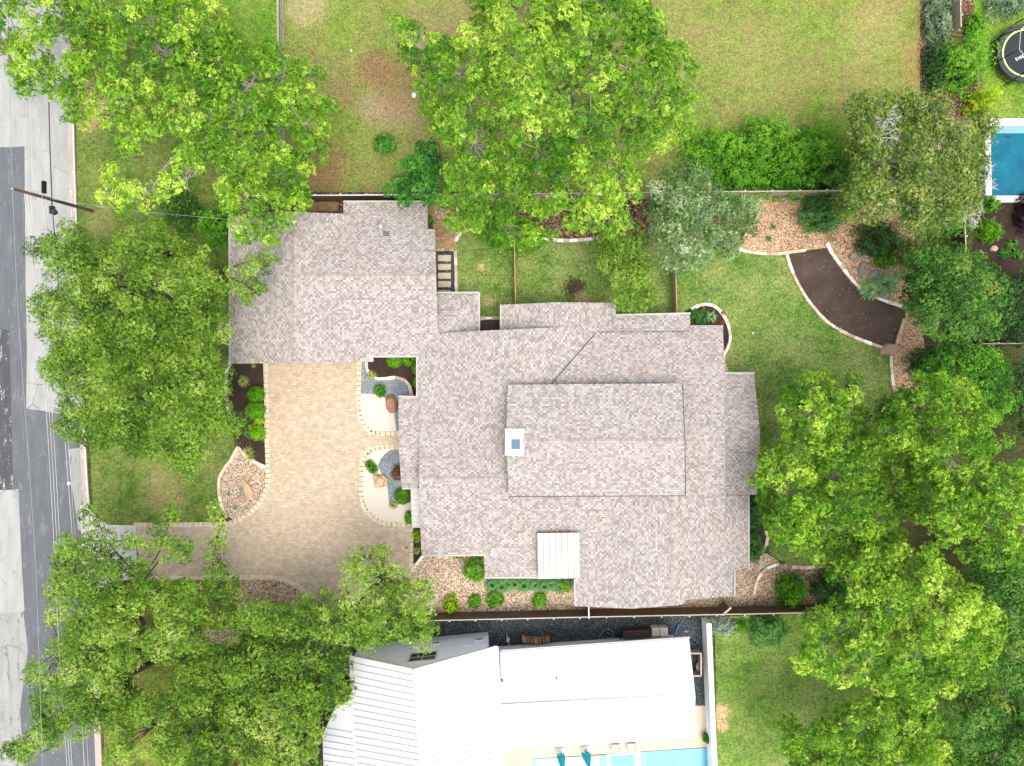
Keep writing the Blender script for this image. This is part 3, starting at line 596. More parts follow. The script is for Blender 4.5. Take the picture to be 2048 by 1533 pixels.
for a in [(460, 430, 738, 724, 'y', 2.7, 4.2), (692, 405, 852, 712, 'x', 2.7, 4.19), (835, 664, 1228, 960, 'y', 2.8, 4.25), (1003, 607, 1228, 720, 'y', 2.7, 3.6), (1120, 640, 1449, 1105, 'x', 2.75, 4.5),
          (1151, 1005, 1466, 1192, 'y', 2.8, 4.15), (1330, 1005, 1494, 1132, 'y', 2.75, 3.2), (1400, 748, 1512, 990, 'x', 2.95, 4.0), (840, 806, 1200, 1110, 'x', 2.8, 3.95), (1016, 769, 1368, 992, 'x', 4.82, 5.75), (840, 606, 957, 720, 'x', 2.1, 2.6), (965, 1000, 1160, 1150, 'x', 2.4, 3.0)]: prism(bm, *a)
bmesh.ops.recalc_face_normals(bm, faces=bm.faces)
done('wall', bm, 'brick', house)
for x, y in ((806, 803), (806, 968)): bm = bmesh.new(); p = at(x, y, 2.6); box(bm, (p.x + .15, p.y, 1.27), (0.3, 0.3, 2.5)); done('porch_column', bm, 'chim', house)
# garage door seen only from the side
bm = bmesh.new(); p = at(560, 712, 2.6); q = at(700, 712, 2.6); box(bm, ((p.x + q.x) / 2, p.y + 0.05, 1.1), (q.x - p.x, 0.06, 2.2))
for k in range(1, 4): box(bm, ((p.x + q.x) / 2, p.y + 0.02, 0.55 * k), (q.x - p.x, 0.03, 0.03), mi=1)
done('garage_door', bm, ['cream', 'fascia'], house)
# chimney
bm = bmesh.new()
z1, z2 = 5.6, 6.5
a, b = at(1012, 866, z2), at(1045, 908, z2); cx, cy = (a.x + b.x) / 2, (a.y + b.y) / 2; w, h = b.x - a.x, a.y - b.y
box(bm, (cx, cy, 5.3), (w, h, 2.0)); 
for sx, sy, ww, hh in ((0, h / 2 - .09, w, .18), (0, -h / 2 + .09, w, .18), (-w / 2 + .09, 0, .18, h - .36), (w / 2 - .09, 0, .18, h - .36)): box(bm, (cx + sx, cy + sy, 6.35), (ww + .06, hh + (.06 if hh < .2 else 0), .1))
ch = done('chimney', bm, 'chim', house)
bm = bmesh.new(); a, b = at(1022, 878, 6.4), at(1041, 900, 6.4); box(bm, ((a.x + b.x) / 2, (a.y + b.y) / 2, 6.37), (b.x - a.x + .2, a.y - b.y + .2, 0.12)); done('flue_surround', bm, 'cream', ch)
bm = bmesh.new(); box(bm, ((a.x + b.x) / 2, (a.y + b.y) / 2, 6.46), (b.x - a.x - .08, a.y - b.y - .1, 0.08)); done('flue_cap', bm, 'skyglass', ch)
bm = bmesh.new(); a, b = at(1010, 858, 5.75), at(1048, 911, 5.75); box(bm, ((a.x + b.x) / 2, (a.y + b.y) / 2, 5.45), (b.x - a.x, a.y - b.y, 0.6)); done('flashing', bm, 'chim', ch)
# vents and pipes
for x, y in [(707, 525), (1110, 703), (1168, 758), (1287, 740), (1048, 1030), (1308, 1057), (1385, 1170), (735, 441), (682, 487)]:
    p, n = drop(x, y); bm = bmesh.new(); M = Matrix.Translation(p + n * 0.02) @ n.to_track_quat('Z', 'Y').to_matrix().to_4x4()
    box(bm, None, (0.27, 0.30, 0.03), M=M); tube(bm, [p, p + Vector((0, 0, .3))], [.07, .05], 8); done('vent_pipe', bm, 'vent', roof)
for x, y in [(1040, 1069), (1208, 1040)]:
    p, n = drop(x, y); bm = bmesh.new(); M = Matrix.Translation(p + n * 0.06) @ n.to_track_quat('Z', 'Y').to_matrix().to_4x4()
    box(bm, None, (0.36, 0.36, 0.12), M=M); bmesh.ops.bevel(bm, geom=bm.edges[:], offset=.02, segments=1, affect='EDGES'); done('roof_vent', bm, 'vent', roof)
p, n = drop(763, 455); bm = bmesh.new(); tube(bm, [p, p + Vector((0, 0, .4))], .1, 10); lathe(bm, [(0.0, .52), (.15, .47), (.17, .4), (0.0, .38)], p, 12); done('flue_pipe', bm, 'zinc', roof)
p, n = drop(773, 469); bm = bmesh.new(); M = Matrix.Translation(p + n * 0.1) @ n.to_track_quat('Z', 'Y').to_matrix().to_4x4(); box(bm, None, (.42, .34, .2), M=M); bmesh.ops.bevel(bm, geom=bm.edges[:], offset=.04, segments=1, affect='EDGES'); done('roof_vent', bm, 'asphalt', roof, 'dark grey box vent')
p, n = drop(736, 684); bm = bmesh.new(); tube(bm, [p, p + Vector((0, 0, .5))], .04, 6); tube(bm, [p + Vector((-.15, .2, .45)), p + Vector((.1, -.5, .5))], .03, 6); done('antenna', bm, 'zinc', roof)
# cream standing-seam patio cover and the small awning beside the driveway
def seamroof(name, c4, z4, mats, nseam, parent, t=0.1, horiz=False, hgt=0.05):
    bm = bmesh.new(); P = [at(*c, z) for c, z in zip(c4, z4)]
    tv = [bm.verts.new(p) for p in P]; bv = [bm.verts.new(p - Vector((0, 0, t))) for p in P]
    bm.faces.new(tv); bm.faces.new(bv[::-1])
    for i in range(4): bm.faces.new((tv[i], bv[i], bv[(i + 1) % 4], tv[(i + 1) % 4]))
    bmesh.ops.recalc_face_normals(bm, faces=bm.faces)
    for k in range(nseam + 1):
        f = k / nseam; f = min(max(f, 0.01), 0.99)
        a, b = (P[0].lerp(P[1], f), P[3].lerp(P[2], f)) if not horiz else (P[0].lerp(P[3], f), P[1].lerp(P[2], f))
        u = Vector((0, 0, hgt / 2)); beam(bm, a + u, b + u, 0.065, hgt, mi=1)
    return done(name, bm, mats, parent)
seamroof('patio_cover', [(1074, 1067), (1160, 1066), (1161, 1157), (1076, 1158)], [3.62, 3.62, 2.85, 2.85], ['cream', 'creamseam'], 7, house)
seamroof('awning', [(821, 977), (842, 977), (842, 1056), (824, 1056)], [2.2, 2.5, 2.5, 2.2], ['cream', 'seam'], 7, house, 0.06, True, 0.03)
for x, y in ((1079, 1154), (1157, 1154)): bm = bmesh.new(); p = at(x, y, 2.7); beam(bm, (p.x, p.y, 0), (p.x, p.y, 2.75), .12, .12); done('patio_post', bm, 'cream', house)

# ------------------------------------------------------------------ the white neighbouring house
white = thing('white_house', at(950, 1400), 'white neighbouring house with seamed white metal roofs at the bottom of the photo', 'house')
A1 = (0.997, 0.075); A2 = (-0.997, -0.075); N1 = (0.071, -0.997); S1 = (-0.071, 0.997)
def metal(bm, px, axis, E_, R_, lines, hgt=0.045, t=0.14):
    """seamed roof plane; lines = list of (a, b) pixel pairs for the seams"""
    facet(bm, px, axis, E_, R_, t); f = hitplane(None, None, axis, E_, R_)
    for a, b in lines: beam(bm, f(*a) + Vector((0, 0, hgt / 2)), f(*b) + Vector((0, 0, hgt / 2)), 0.032, hgt, mi=1)
def lerp(a, b, t): return (a[0] + (b[0] - a[0]) * t, a[1] + (b[1] - a[1]) * t)
def rungs(a0, a1, b0, b1, n, s=0): return [(lerp(a0, a1, (k + s) / n), lerp(b0, b1, (k + s) / n)) for k in range(n)]
bm = bmesh.new()
EW, RW = (700, 1400, 4.0), (836, 1420, 6.2)
metal(bm, [(698, 1311), (828, 1338), (852, 1640), (722, 1640), (702, 1420)], A1, EW, RW, rungs((698, 1311), (722, 1620), (828, 1338), (851, 1640), 23))
metal(bm, [(828, 1338), (993, 1292), (1014, 1640), (852, 1640)], A2, (998, 1380, 4.0), RW, rungs((828, 1338), (851, 1640), (993, 1292), (1013, 1594), 22))
metal(bm, [(702, 1400), (722, 1640), (650, 1640), (645, 1470), (672, 1412)], A1, (646, 1500, 3.1), (706, 1470, 3.86), rungs((646, 1455), (650, 1640), (704, 1465), (722, 1650), 14))
rw = done('roof', bm, ['whitemetal', 'seam'], white)
bm = bmesh.new(); f = hitplane(None, None, A1, EW, RW); beam(bm, f(828.5, 1340, .05), f(851, 1638, .05), .26, .05); done('ridge_cap', bm, 'whitemetal', rw)
bm = bmesh.new()
EN, RN = (1190, 1290, 3.1), (1190, 1402, 4.3)
metal(bm, [(1000, 1304), (1378, 1277), (1391, 1393), (1003, 1415)], N1, EN, RN, rungs((1000, 1304), (1378, 1277), (1003, 1414), (1391, 1393), 26), 0.03)
metal(bm, [(1003, 1415), (1391, 1393), (1388, 1476), (1007, 1501)], S1, (1190, 1489, 3.1), RN, rungs((1003, 1415), (1391, 1393), (1007, 1501), (1388, 1476), 26), 0.03)
rn = done('roof', bm, ['whitemetal', 'seam'], white)
bm = bmesh.new(); beam(bm, at(1004, 1413.5, 4.315), at(1390, 1393, 4.315), .34, .03); done('ridge_cap', bm, 'whitemetal', rn)
bm = bmesh.new(); beam(bm, at(1001, 1302, 3.0), at(1379, 1275, 3.0), .14, .13); done('gutter', bm, 'fascia', white)
bm = bmesh.new(); beam(bm, at(994.5, 1293, 3.95), at(1014, 1600, 3.95), .14, .14); done('gutter', bm, 'trim', white)
for x, y in ((1004, 1362), (1008, 1393), (1113, 1357)):
    bm = bmesh.new(); z = 3.9; p = at(x, y, z); tube(bm, [(p.x, p.y, 3.5), (p.x, p.y, z + .1)], .06 if x < 1100 else .04, 8); done('vent_pipe', bm, 'darkm', rn)
# walls: the gabled north wall stands clear of the roof edge
B = [at(722, 1289), at(976, 1264)]; xd = (B[1] - B[0]).normalized(); bk = Vector((xd.y, -xd.x, 0)); 
fw, fe = hitplane(None, None, A1, EW, RW), hitplane(None, None, A2, (998, 1380, 4.0), RW)
def planez(E_, R_, axis, q):
    e, r = at(*E_), at(*R_); d = Vector((*axis, 0)).normalized(); return e.z + (r.z - e.z) / (r - e).dot(d) * (Vector((q.x, q.y, 0)) - Vector((e.x, e.y, 0))).dot(d)
def wz(q): return min(planez(EW, RW, A1, q), planez((998, 1380, 4.0), RW, A2, q)) - 0.16
bm = bmesh.new(); front, back = [], []
for k in range(0, 25):
    q = B[0].lerp(B[1], k / 24); front.append((q, wz(q))); q2 = q + bk * 14; back.append((q2, wz(q2)))
low = [bm.verts.new((q.x, q.y, 0)) for q, z in front]; hi = [bm.verts.new((q.x, q.y, z)) for q, z in front]
for k in range(24): bm.faces.new((low[k], low[k + 1], hi[k + 1], hi[k]))
lb = [bm.verts.new((q.x, q.y, 0)) for q, z in back]; hb = [bm.verts.new((q.x, q.y, z)) for q, z in back]
bm.faces.new((low[-1], lb[-1], hb[-1], hi[-1])); bm.faces.new((low[0], hi[0], hb[0], lb[0]))
for k in range(24): bm.faces.new((hi[k], hi[k + 1], hb[k + 1], hb[k]))
# wing wall
C = [at(985, 1318, 2.9), at(1372, 1291, 2.9), at(1384, 1474, 2.9), at(1000, 1499, 2.9)]
c = sum((Vector(p) for p in C), Vector()) / 4; C = [p + (c - p).normalized() * 0.42 for p in C]
vb = [bm.verts.new((p.x, p.y, 0)) for p in C]; vt = [bm.verts.new((p.x, p.y, 3.02)) for p in C]
mE = (C[1] + C[2]) / 2; ap = bm.verts.new((mE.x, mE.y, 4.1))
for i in range(4): bm.faces.new((vb[i], vb[(i + 1) % 4], vt[(i + 1) % 4], vt[i]))
bm.faces.new((vt[1], vt[2], ap))
bmesh.ops.recalc_face_normals(bm, faces=bm.faces)
done('wall', bm, 'white', white)
# lower side porch wall
bm = bmesh.new(); p0, p1 = at(655, 1475, 2.8), at(712, 1640, 2.8); box(bm, ((p0.x + p1.x) / 2, (p0.y + p1.y) / 2, 1.4), (p1.x - p0.x, p0.y - p1.y, 2.8)); done('wall', bm, 'white', white)
def onwall(px, py):
    o_ = Vector((0, 0, H)); d = (at(px, py) - o_).normalized(); n = -bk
    t = (B[0] - o_).dot(n) / d.dot(n); return o_ + d * t
def window(x0, y0, x1, y1, n, slant=0):
    a, b = onwall(x0, y0), onwall(x1, y1); ua = (a - B[0]).dot(xd); ub = (b - B[0]).dot(xd); ub = ub if abs(ub - ua) > .3 else ua + .5
    z0, z1 = sorted((a.z, b.z)); mid = B[0] + xd * (ua + ub) / 2; wd = abs(ub - ua)
    rz = math.atan2(xd.y, xd.x)
    bm = bmesh.new(); q = mid - bk * 0.03
    for zz in (z0, z1): box(bm, (q.x, q.y, zz), (wd + .16, .12, .12), rz)
    for s in (-1, 1): r = q + xd * s * wd / 2; box(bm, (r.x, r.y, (z0 + z1) / 2), (.12, .115, z1 - z0), rz)
    w_ = done('window', bm, 'trim', white)
    bm = bmesh.new(); q = mid - bk * 0.015; box(bm, (q.x, q.y, (z0 + z1) / 2), (wd, .04, z1 - z0), rz); done('pane', bm, 'glass', w_)
    if n > 1:
        bm = bmesh.new(); q = mid - bk * 0.045
        box(bm, (q.x, q.y, (z0 + z1) / 2), (.09, .04, z1 - z0), rz); box(bm, (q.x, q.y, (z0 + z1) / 2), (wd, .035, .06), rz)
        done('mullion', bm, 'frame', w_)
window(815, 1327, 876, 1303, 2); window(951, 1283, 966, 1277, 1); window(868, 1290, 880, 1284, 1)
for x, y in ((916, 1291), (931, 1290), (937, 1291), (944, 1290), (965, 1288)):
    q = onwall(x, y) - bk * 0.05; bm = bmesh.new(); box(bm, q, (.14, .12, .14), math.atan2(xd.y, xd.x)); done('wall_vent', bm, 'trim', white)
# ------------------------------------------------------------------ foliage
def leafmesh(name, spr, dirs, sp, rng, mat, parent, tint0, scale=1.0, up=0.75):
    L, Wd, K = SPEC[sp][0] * scale, SPEC[sp][1] * scale, SPEC[sp][2]
    n = len(spr) * K
    c = np.repeat(spr, K, 0); d = np.repeat(dirs, K, 0); t0 = np.repeat(tint0, K)
    a = rng.normal(size=(n, 3)); a -= (a * d).sum(1, keepdims=True) * d * 0.85; a /= np.linalg.norm(a, axis=1, keepdims=True) + 1e-9; a += d * 0.4; a /= np.linalg.norm(a, axis=1, keepdims=True) + 1e-9
    up_ = np.array([0, 0, 1.0]) * up * 0.6 + d * 0.8 + rng.normal(size=(n, 3)) * 0.4
    s = np.cross(a, up_); s /= np.linalg.norm(s, axis=1, keepdims=True) + 1e-9
    ll = (L * rng.uniform(0.65, 1.3, n))[:, None]; ww = (Wd * rng.uniform(0.75, 1.25, n))[:, None]
    c = c + rng.normal(size=(n, 3)) * 0.03
    v = np.empty((n, 4, 3), np.float32)
    v[:, 0] = c; v[:, 1] = c + a * ll * 0.55 + s * ww * 0.5; v[:, 2] = c + a * ll - np.array([0, 0, 1]) * ll * 0.12; v[:, 3] = c + a * ll * 0.55 - s * ww * 0.5
    me = bpy.data.meshes.new(name); me.vertices.add(n * 4); me.vertices.foreach_set('co', v.reshape(-1))
    me.loops.add(n * 4); me.loops.foreach_set('vertex_index', np.arange(n * 4, dtype=np.int32))
    me.polygons.add(n); me.polygons.foreach_set('loop_start', np.arange(0, n * 4, 4, dtype=np.int32))
    me.update(calc_edges=True)
    tt = np.clip(t0 + rng.normal(size=n) * 0.07, 0, 1).astype(np.float32)
    at_ = me.attributes.new('tint', 'FLOAT', 'POINT'); at_.data.foreach_set('value', np.repeat(tt, 4))
    return link(name, me, mat, parent)
def segdist(P, poly):
    d = np.full(len(P), 1e9); inside = np.zeros(len(P), bool); n = len(poly)
    for i in range(n):
        a, b = poly[i], poly[(i + 1) % n]; ab = b - a
        t = np.clip(((P - a) @ ab) / (ab @ ab + 1e-9), 0, 1); d = np.minimum(d, np.linalg.norm(P - a - t[:, None] * ab, axis=1))
        if a[1] != b[1]:
            c = ((a[1] > P[:, 1]) != (b[1] > P[:, 1])) & (P[:, 0] < (b[0] - a[0]) * (P[:, 1] - a[1]) / (b[1] - a[1]) + a[0]); inside ^= c
    return d, inside
def vnoise(P, sc, seed):
    return np.array([noise.noise((x * sc + seed * 7.3, y * sc - seed * 3.1, seed * 1.7)) for x, y in P])
def tree(name, label, group, outline, base, zlo, zhi, sp, seed, gap=-0.35, spacing=1.05, rc=0.85, nspr=26, lower=0.7, limbs=7, twigs=4, tint=0.0, holes=(), trunk_r=0.28, round_=0.45, fork=0.3, dead=(), scale=1.0):
    rng = np.random.default_rng(seed); rr = random.Random(seed)
    b0 = at(*base); root = thing(name, b0, label, 'tree', group)
    poly = np.array(spline(outline, True, 5)); zc = zlo + (zhi - zlo) * 0.75; k = F / (H - zc)
    step = spacing * k
    x0, y0 = poly.min(0); x1, y1 = poly.max(0)
    def layer(st, off):
        gx, gy = np.meshgrid(np.arange(x0, x1 + st, st), np.arange(y0, y1 + st, st)); gx = gx.astype(float); gx[1::2] += st / 2
        P = np.stack([gx.ravel(), gy.ravel()], 1) + rng.uniform(-0.42, 0.42, (gx.size, 2)) * st
        d, ins = segdist(P, poly); ok = ins & (d > rc * k * 0.42)
        for hx, hy, hr in holes: ok &= np.hypot(P[:, 0] - hx, P[:, 1] - hy) > hr * rng.uniform(0.8, 1.2, len(P))
        return P[ok], d[ok]
    P, d = layer(step, 0)
    size = math.sqrt((x1 - x0) * (y1 - y0)) / 2 * round_
    def height(P, d, drop_):
        e = np.clip(d / size, 0, 1); z = zlo + (zhi - zlo) * np.sqrt(np.clip(1 - (1 - e) ** 2, 0, 1))
        return z + vnoise(P, 0.016, seed) * (zhi - zlo) * 0.5 + rng.normal(size=len(P)) * 0.3 - drop_
    nz = vnoise(P, 0.013, seed + 11) + 0.55 * vnoise(P, 0.031, seed + 5)
    keep = nz > gap
    P1, z1, n1 = P[keep], height(P, d, 0)[keep], nz[keep]
    Q, dq = layer(step * 1.15, 0); zq = height(Q, dq, 1.6); kq = rng.uniform(size=len(Q)) < lower * np.clip(0.75 + vnoise(Q, 0.02, seed + 3), 0.2, 1)
    C = np.array([tuple(at(px, py, z)) for (px, py), z in zip(np.vstack([P1, Q[kq]]), np.concatenate([z1, zq[kq]]))])
    C[:, 2] = np.maximum(C[:, 2], zlo * 0.72)
    top = np.concatenate([np.ones(len(P1)), np.zeros(kq.sum())])
    m = len(C); rad = rc * rng.uniform(0.7, 1.25, m)
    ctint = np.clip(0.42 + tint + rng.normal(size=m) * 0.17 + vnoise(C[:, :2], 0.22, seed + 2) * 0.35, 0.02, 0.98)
    ns = np.maximum(6, (nspr * (rad / rc) ** 2 * np.where(top > 0, 1, 0.7))).astype(int)
    idx = np.repeat(np.arange(m), ns)
    o = rng.normal(size=(len(idx), 3)); o /= np.linalg.norm(o, axis=1, keepdims=True); o *= rng.uniform(0.25, 1.0, (len(idx), 1)) ** 0.6
    o[:, 2] = np.abs(o[:, 2]) * 0.75 - 0.18
    spr = C[idx] + o * rad[idx][:, None]
    dirs = o + np.array([0, 0, 0.5]); dirs /= np.linalg.norm(dirs, axis=1, keepdims=True)
    leafmesh('crown', spr, dirs, sp, rng, MT['leaf_' + sp], root, ctint[idx] + rng.normal(size=len(idx)) * 0.19 + o[:, 2] * 0.2 - 0.06, scale)  # clump tops tinted lighter: sun exposure put into leaf colour, with new growth
    # wood: trunk, limbs to clusters of clumps, twigs to every clump
    bm = bmesh.new(); cen = C[rng.choice(m, min(limbs, m), replace=False)]
    for _ in range(6):
        lab = np.argmin(((C[:, None, :2] - cen[None, :, :2]) ** 2).sum(2), 1)
        cen = np.array([C[lab == i].mean(0) if (lab == i).any() else cen[i] for i in range(len(cen))])
    cm = C.mean(0); fk = b0.lerp(Vector(cm), 0.25); fk.z = zhi * fork
    tube(bm, [b0 - Vector((0, 0, .2)), b0.lerp(fk, .15), b0.lerp(fk, 0.55) + Vector((rr.uniform(-.2, .2), rr.uniform(-.2, .2), 0)), fk], [trunk_r * 1.5, trunk_r * 1.1, trunk_r, trunk_r * .85], 10)
    for i in range(len(cen)):
        e = Vector(cen[i]); e.z -= 0.9; mid = fk.lerp(e, 0.5) + Vector((rr.uniform(-.6, .6), rr.uniform(-.6, .6), rr.uniform(0.1, .8)))
        path = [fk, fk.lerp(mid, .5) + Vector((0, 0, .25)), mid, mid.lerp(e, .5) + Vector((rr.uniform(-.3, .3), rr.uniform(-.3, .3), .2)), e]
        sp_ = spline([tuple(p) for p in path], False, 3); nn = len(sp_)
        tube(bm, sp_, [trunk_r * (0.60 - 0.49 * j / nn) for j in range(nn)], 7)
        for j in np.where(lab == i)[0]:
            q = Vector(C[j]); s = min(sp_[nn // 3:], key=lambda p: (Vector(p) - q).length); s = Vector(s)
            mm = s.lerp(q, 0.55) + Vector((rr.uniform(-.25, .25), rr.uniform(-.25, .25), rr.uniform(-.1, .25)))
            tube(bm, [s, s.lerp(mm, .5) + Vector((0, 0, .08)), mm, q], [0.045, 0.034, 0.024, 0.013], 4, cap=False)
            for _ in range(twigs):
                w = Vector(rng.normal(size=3)); w.z = abs(w.z) * .7; w = q + w.normalized() * rad[j] * rr.uniform(.6, 1.05)
                tube(bm, [mm.lerp(q, .4), mm.lerp(q, .8).lerp(w, .4) + Vector((0, 0, .06)), w], [0.018, 0.013, 0.007], 3, cap=False)
    for (dx, dy, dz, r_, nb) in dead:   # bare, leafless branches standing out of the crown
        q = at(dx, dy, dz); s = fk.lerp(q, .55); s.z = dz - 1.6
        tube(bm, [fk, s, s.lerp(q, .6), q], [.12, .09, .07, .05], 5)
        for _ in range(nb + 5):
            ang = rr.uniform(0, 6.28); w = q + Vector((math.cos(ang) * r_ * rr.uniform(.5, 1), math.sin(ang) * r_ * rr.uniform(.5, 1), rr.uniform(-.1, .6)))
            k1 = q.lerp(w, .5) + Vector((rr.uniform(-.2, .2), rr.uniform(-.2, .2), .1)); tube(bm, [q, k1, w], [.036, .026, .012], 4, cap=False)
            for _ in range(9):
                w2 = k1.lerp(w, rr.uniform(0, .9)); e2 = w2 + Vector((rr.uniform(-.6, .6), rr.uniform(-.6, .6), rr.uniform(-.1, .3))) * r_ * .5; tube(bm, [w2, e2], [.017, .008], 3, cap=False)
    done('trunk', bm, SPEC[sp][4], root)
    return root
def shrub(name, label, cat, group, c, rx, ry, h, sp, seed, dens=1.0, tint=0.0, lump=0.42, rag=0.24, scale=1.0, z0=0.0, spikes=0):
    """leafy dome on short stems"""
    rng = np.random.default_rng(seed); p = at(*c); p.z = z0; root = thing(name, p, label, cat, group)
    k = (H - h * .5) / F; ax, ay = rx * k, ry * k; L, Wd, K = SPEC[sp][:3]
    q = at(c[0], c[1], h * .5) if z0 == 0 else p
    area = math.pi * ax * ay * 1.6; n = int(area * 2.4 * dens / (L * Wd * scale * scale * 0.5 * K)) + 12
    u = rng.normal(size=(n, 3)); u[:, 2] = np.abs(u[:, 2]); u /= np.linalg.norm(u, axis=1, keepdims=True)
    if rx > 25: lump, rag = max(lump, .55), max(rag, .32)
    lum = np.array([noise.noise((a * 2.6 + seed, b * 2.6, cc * 2.6)) + .6 * noise.noise((a * 6 + seed, b * 6, cc * 6)) for a, b, cc in u])
    r = (1 - lump * .35 + lum * lump + rng.normal(size=n) * rag * .5) * rng.uniform(0.75, 1.0, n) ** 0.5
    pos = np.array([p.x, p.y, z0 + 0.04]) + u * r[:, None] * np.array([ax, ay, h - .05]) 
    sk = np.array([q.x - p.x, q.y - p.y]) * 0 ; pos[:, :2] += sk
    t = np.clip(0.45 + tint + lum * 0.35 + rng.normal(size=n) * 0.12, 0, 1)
    leafmesh('foliage', pos, u, sp, rng, MT['leaf_' + sp], root, t, scale)
    bm = bmesh.new(); rr = random.Random(seed)
    for _ in range(max(4, int(10 * max(ax, ay)))):
        a = rr.uniform(0, 6.28); s = rr.uniform(.3, .85); e = Vector((p.x + math.cos(a) * ax * s, p.y + math.sin(a) * ay * s, z0 + h * rr.uniform(.5, .85)))
        tube(bm, [p + Vector((math.cos(a) * .05, math.sin(a) * .05, 0)), p.lerp(e, .5) + Vector((0, 0, .1)), e], [.025, .018, .008], 4, cap=False)
    done('stem', bm, SPEC[sp][4], root)
    return root
def blades(name, label, cat, group, cs, mat, seed, n=80, w=0.035, droop=0.5, z0=0.0, stem=True):
    """one plant of long blades; cs = list of (px, py, radius m, height m)"""
    rng = random.Random(seed); p = at(cs[0][0], cs[0][1]); root = thing(name, p, label, cat, group)
    bm = bmesh.new(); lay = bm.verts.layers.float.new('tint')
    for x, y, r, h in cs:
        c = at(x, y)
        for _ in range(n):
            a = rng.uniform(0, 6.28); el = rng.uniform(0.12, 1.0); rr = r * (0.45 + .55 * el) * rng.uniform(.75, 1.1); t = min(1, max(0, rng.gauss(.5, .22)))
            d = Vector((math.cos(a), math.sin(a), 0)); s = Vector((-d.y, d.x, 0)) * w * .5; ht = h * (1.1 - .75 * el)
            P = [c + d * .03 + Vector((0, 0, .02)), c + d * rr * .45 + Vector((0, 0, ht * .8)), c + d * rr * .8 + Vector((0, 0, ht * (1 - droop * .35))), c + d * rr + Vector((0, 0, ht * (1 - droop)))]
            ws = [.8, 1.0, .7, .08]; prev = None
            for q, k in zip(P, ws):
                cur = (bm.verts.new(q - s * k), bm.verts.new(q + s * k))
                for v in cur: v[lay] = t
                if prev: bm.faces.new((prev[0], prev[1], cur[1], cur[0]))
                prev = cur
    done('leaf', bm, 'blade_' + mat, root)
    bm = bmesh.new()
    for x, y, r, h in cs[:1]: c = at(x, y); tube(bm, [c - Vector((0, 0, .05)), c + Vector((0, 0, h * .2))], [.05, .03], 7)
    done('crown_base', bm, 'bark_o', root)
    return root

# ---- the big trees
G1 = 'pale yellow-green pecan trees'
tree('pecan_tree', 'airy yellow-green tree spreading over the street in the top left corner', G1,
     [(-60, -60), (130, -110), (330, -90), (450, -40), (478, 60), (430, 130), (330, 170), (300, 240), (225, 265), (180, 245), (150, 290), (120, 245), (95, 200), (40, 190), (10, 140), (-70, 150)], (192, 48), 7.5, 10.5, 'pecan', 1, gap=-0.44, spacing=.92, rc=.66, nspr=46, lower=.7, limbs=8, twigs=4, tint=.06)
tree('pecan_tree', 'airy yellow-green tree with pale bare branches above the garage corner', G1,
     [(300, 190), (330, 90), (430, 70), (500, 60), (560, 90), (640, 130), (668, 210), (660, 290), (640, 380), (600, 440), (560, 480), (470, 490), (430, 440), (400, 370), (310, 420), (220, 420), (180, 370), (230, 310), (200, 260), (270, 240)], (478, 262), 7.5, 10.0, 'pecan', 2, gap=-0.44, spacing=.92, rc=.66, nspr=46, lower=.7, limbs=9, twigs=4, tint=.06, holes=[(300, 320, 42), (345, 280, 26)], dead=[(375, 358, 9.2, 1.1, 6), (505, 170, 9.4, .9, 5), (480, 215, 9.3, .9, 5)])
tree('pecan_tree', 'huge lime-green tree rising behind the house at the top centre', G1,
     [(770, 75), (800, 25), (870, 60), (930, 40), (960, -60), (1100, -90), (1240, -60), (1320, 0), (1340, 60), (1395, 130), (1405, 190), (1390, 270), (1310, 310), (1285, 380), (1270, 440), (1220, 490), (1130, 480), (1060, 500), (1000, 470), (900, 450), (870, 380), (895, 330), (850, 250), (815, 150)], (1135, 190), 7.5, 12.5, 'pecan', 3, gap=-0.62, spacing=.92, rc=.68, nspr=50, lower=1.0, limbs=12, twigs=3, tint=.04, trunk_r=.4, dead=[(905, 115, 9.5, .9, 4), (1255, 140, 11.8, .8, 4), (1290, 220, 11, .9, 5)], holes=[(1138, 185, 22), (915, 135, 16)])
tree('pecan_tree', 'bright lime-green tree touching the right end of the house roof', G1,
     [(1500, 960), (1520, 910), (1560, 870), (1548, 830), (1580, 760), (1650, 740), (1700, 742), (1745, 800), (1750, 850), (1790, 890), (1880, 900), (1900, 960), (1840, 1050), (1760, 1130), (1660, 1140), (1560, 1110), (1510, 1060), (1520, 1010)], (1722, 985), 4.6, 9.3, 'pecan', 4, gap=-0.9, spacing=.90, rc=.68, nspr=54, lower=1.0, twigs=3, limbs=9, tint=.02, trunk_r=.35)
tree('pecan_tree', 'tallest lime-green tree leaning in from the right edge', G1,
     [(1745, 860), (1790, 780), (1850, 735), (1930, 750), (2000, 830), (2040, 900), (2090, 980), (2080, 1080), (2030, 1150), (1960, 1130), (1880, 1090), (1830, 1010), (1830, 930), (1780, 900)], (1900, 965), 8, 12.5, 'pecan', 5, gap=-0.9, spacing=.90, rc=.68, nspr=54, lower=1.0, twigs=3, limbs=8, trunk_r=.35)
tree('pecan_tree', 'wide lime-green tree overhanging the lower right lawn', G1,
     [(1640, 1160), (1690, 1120), (1800, 1090), (1890, 1080), (1930, 1150), (1985, 1200), (2018, 1250), (2000, 1320), (1960, 1380), (1880, 1400), (1830, 1420), (1760, 1380), (1660, 1370), (1600, 1350), (1585, 1260), (1620, 1215), (1690, 1190)], (1810, 1265), 7, 11, 'pecan', 6, gap=-0.9, spacing=.90, rc=.68, nspr=54, lower=1.0, twigs=3, limbs=10, tint=.10, trunk_r=.36)
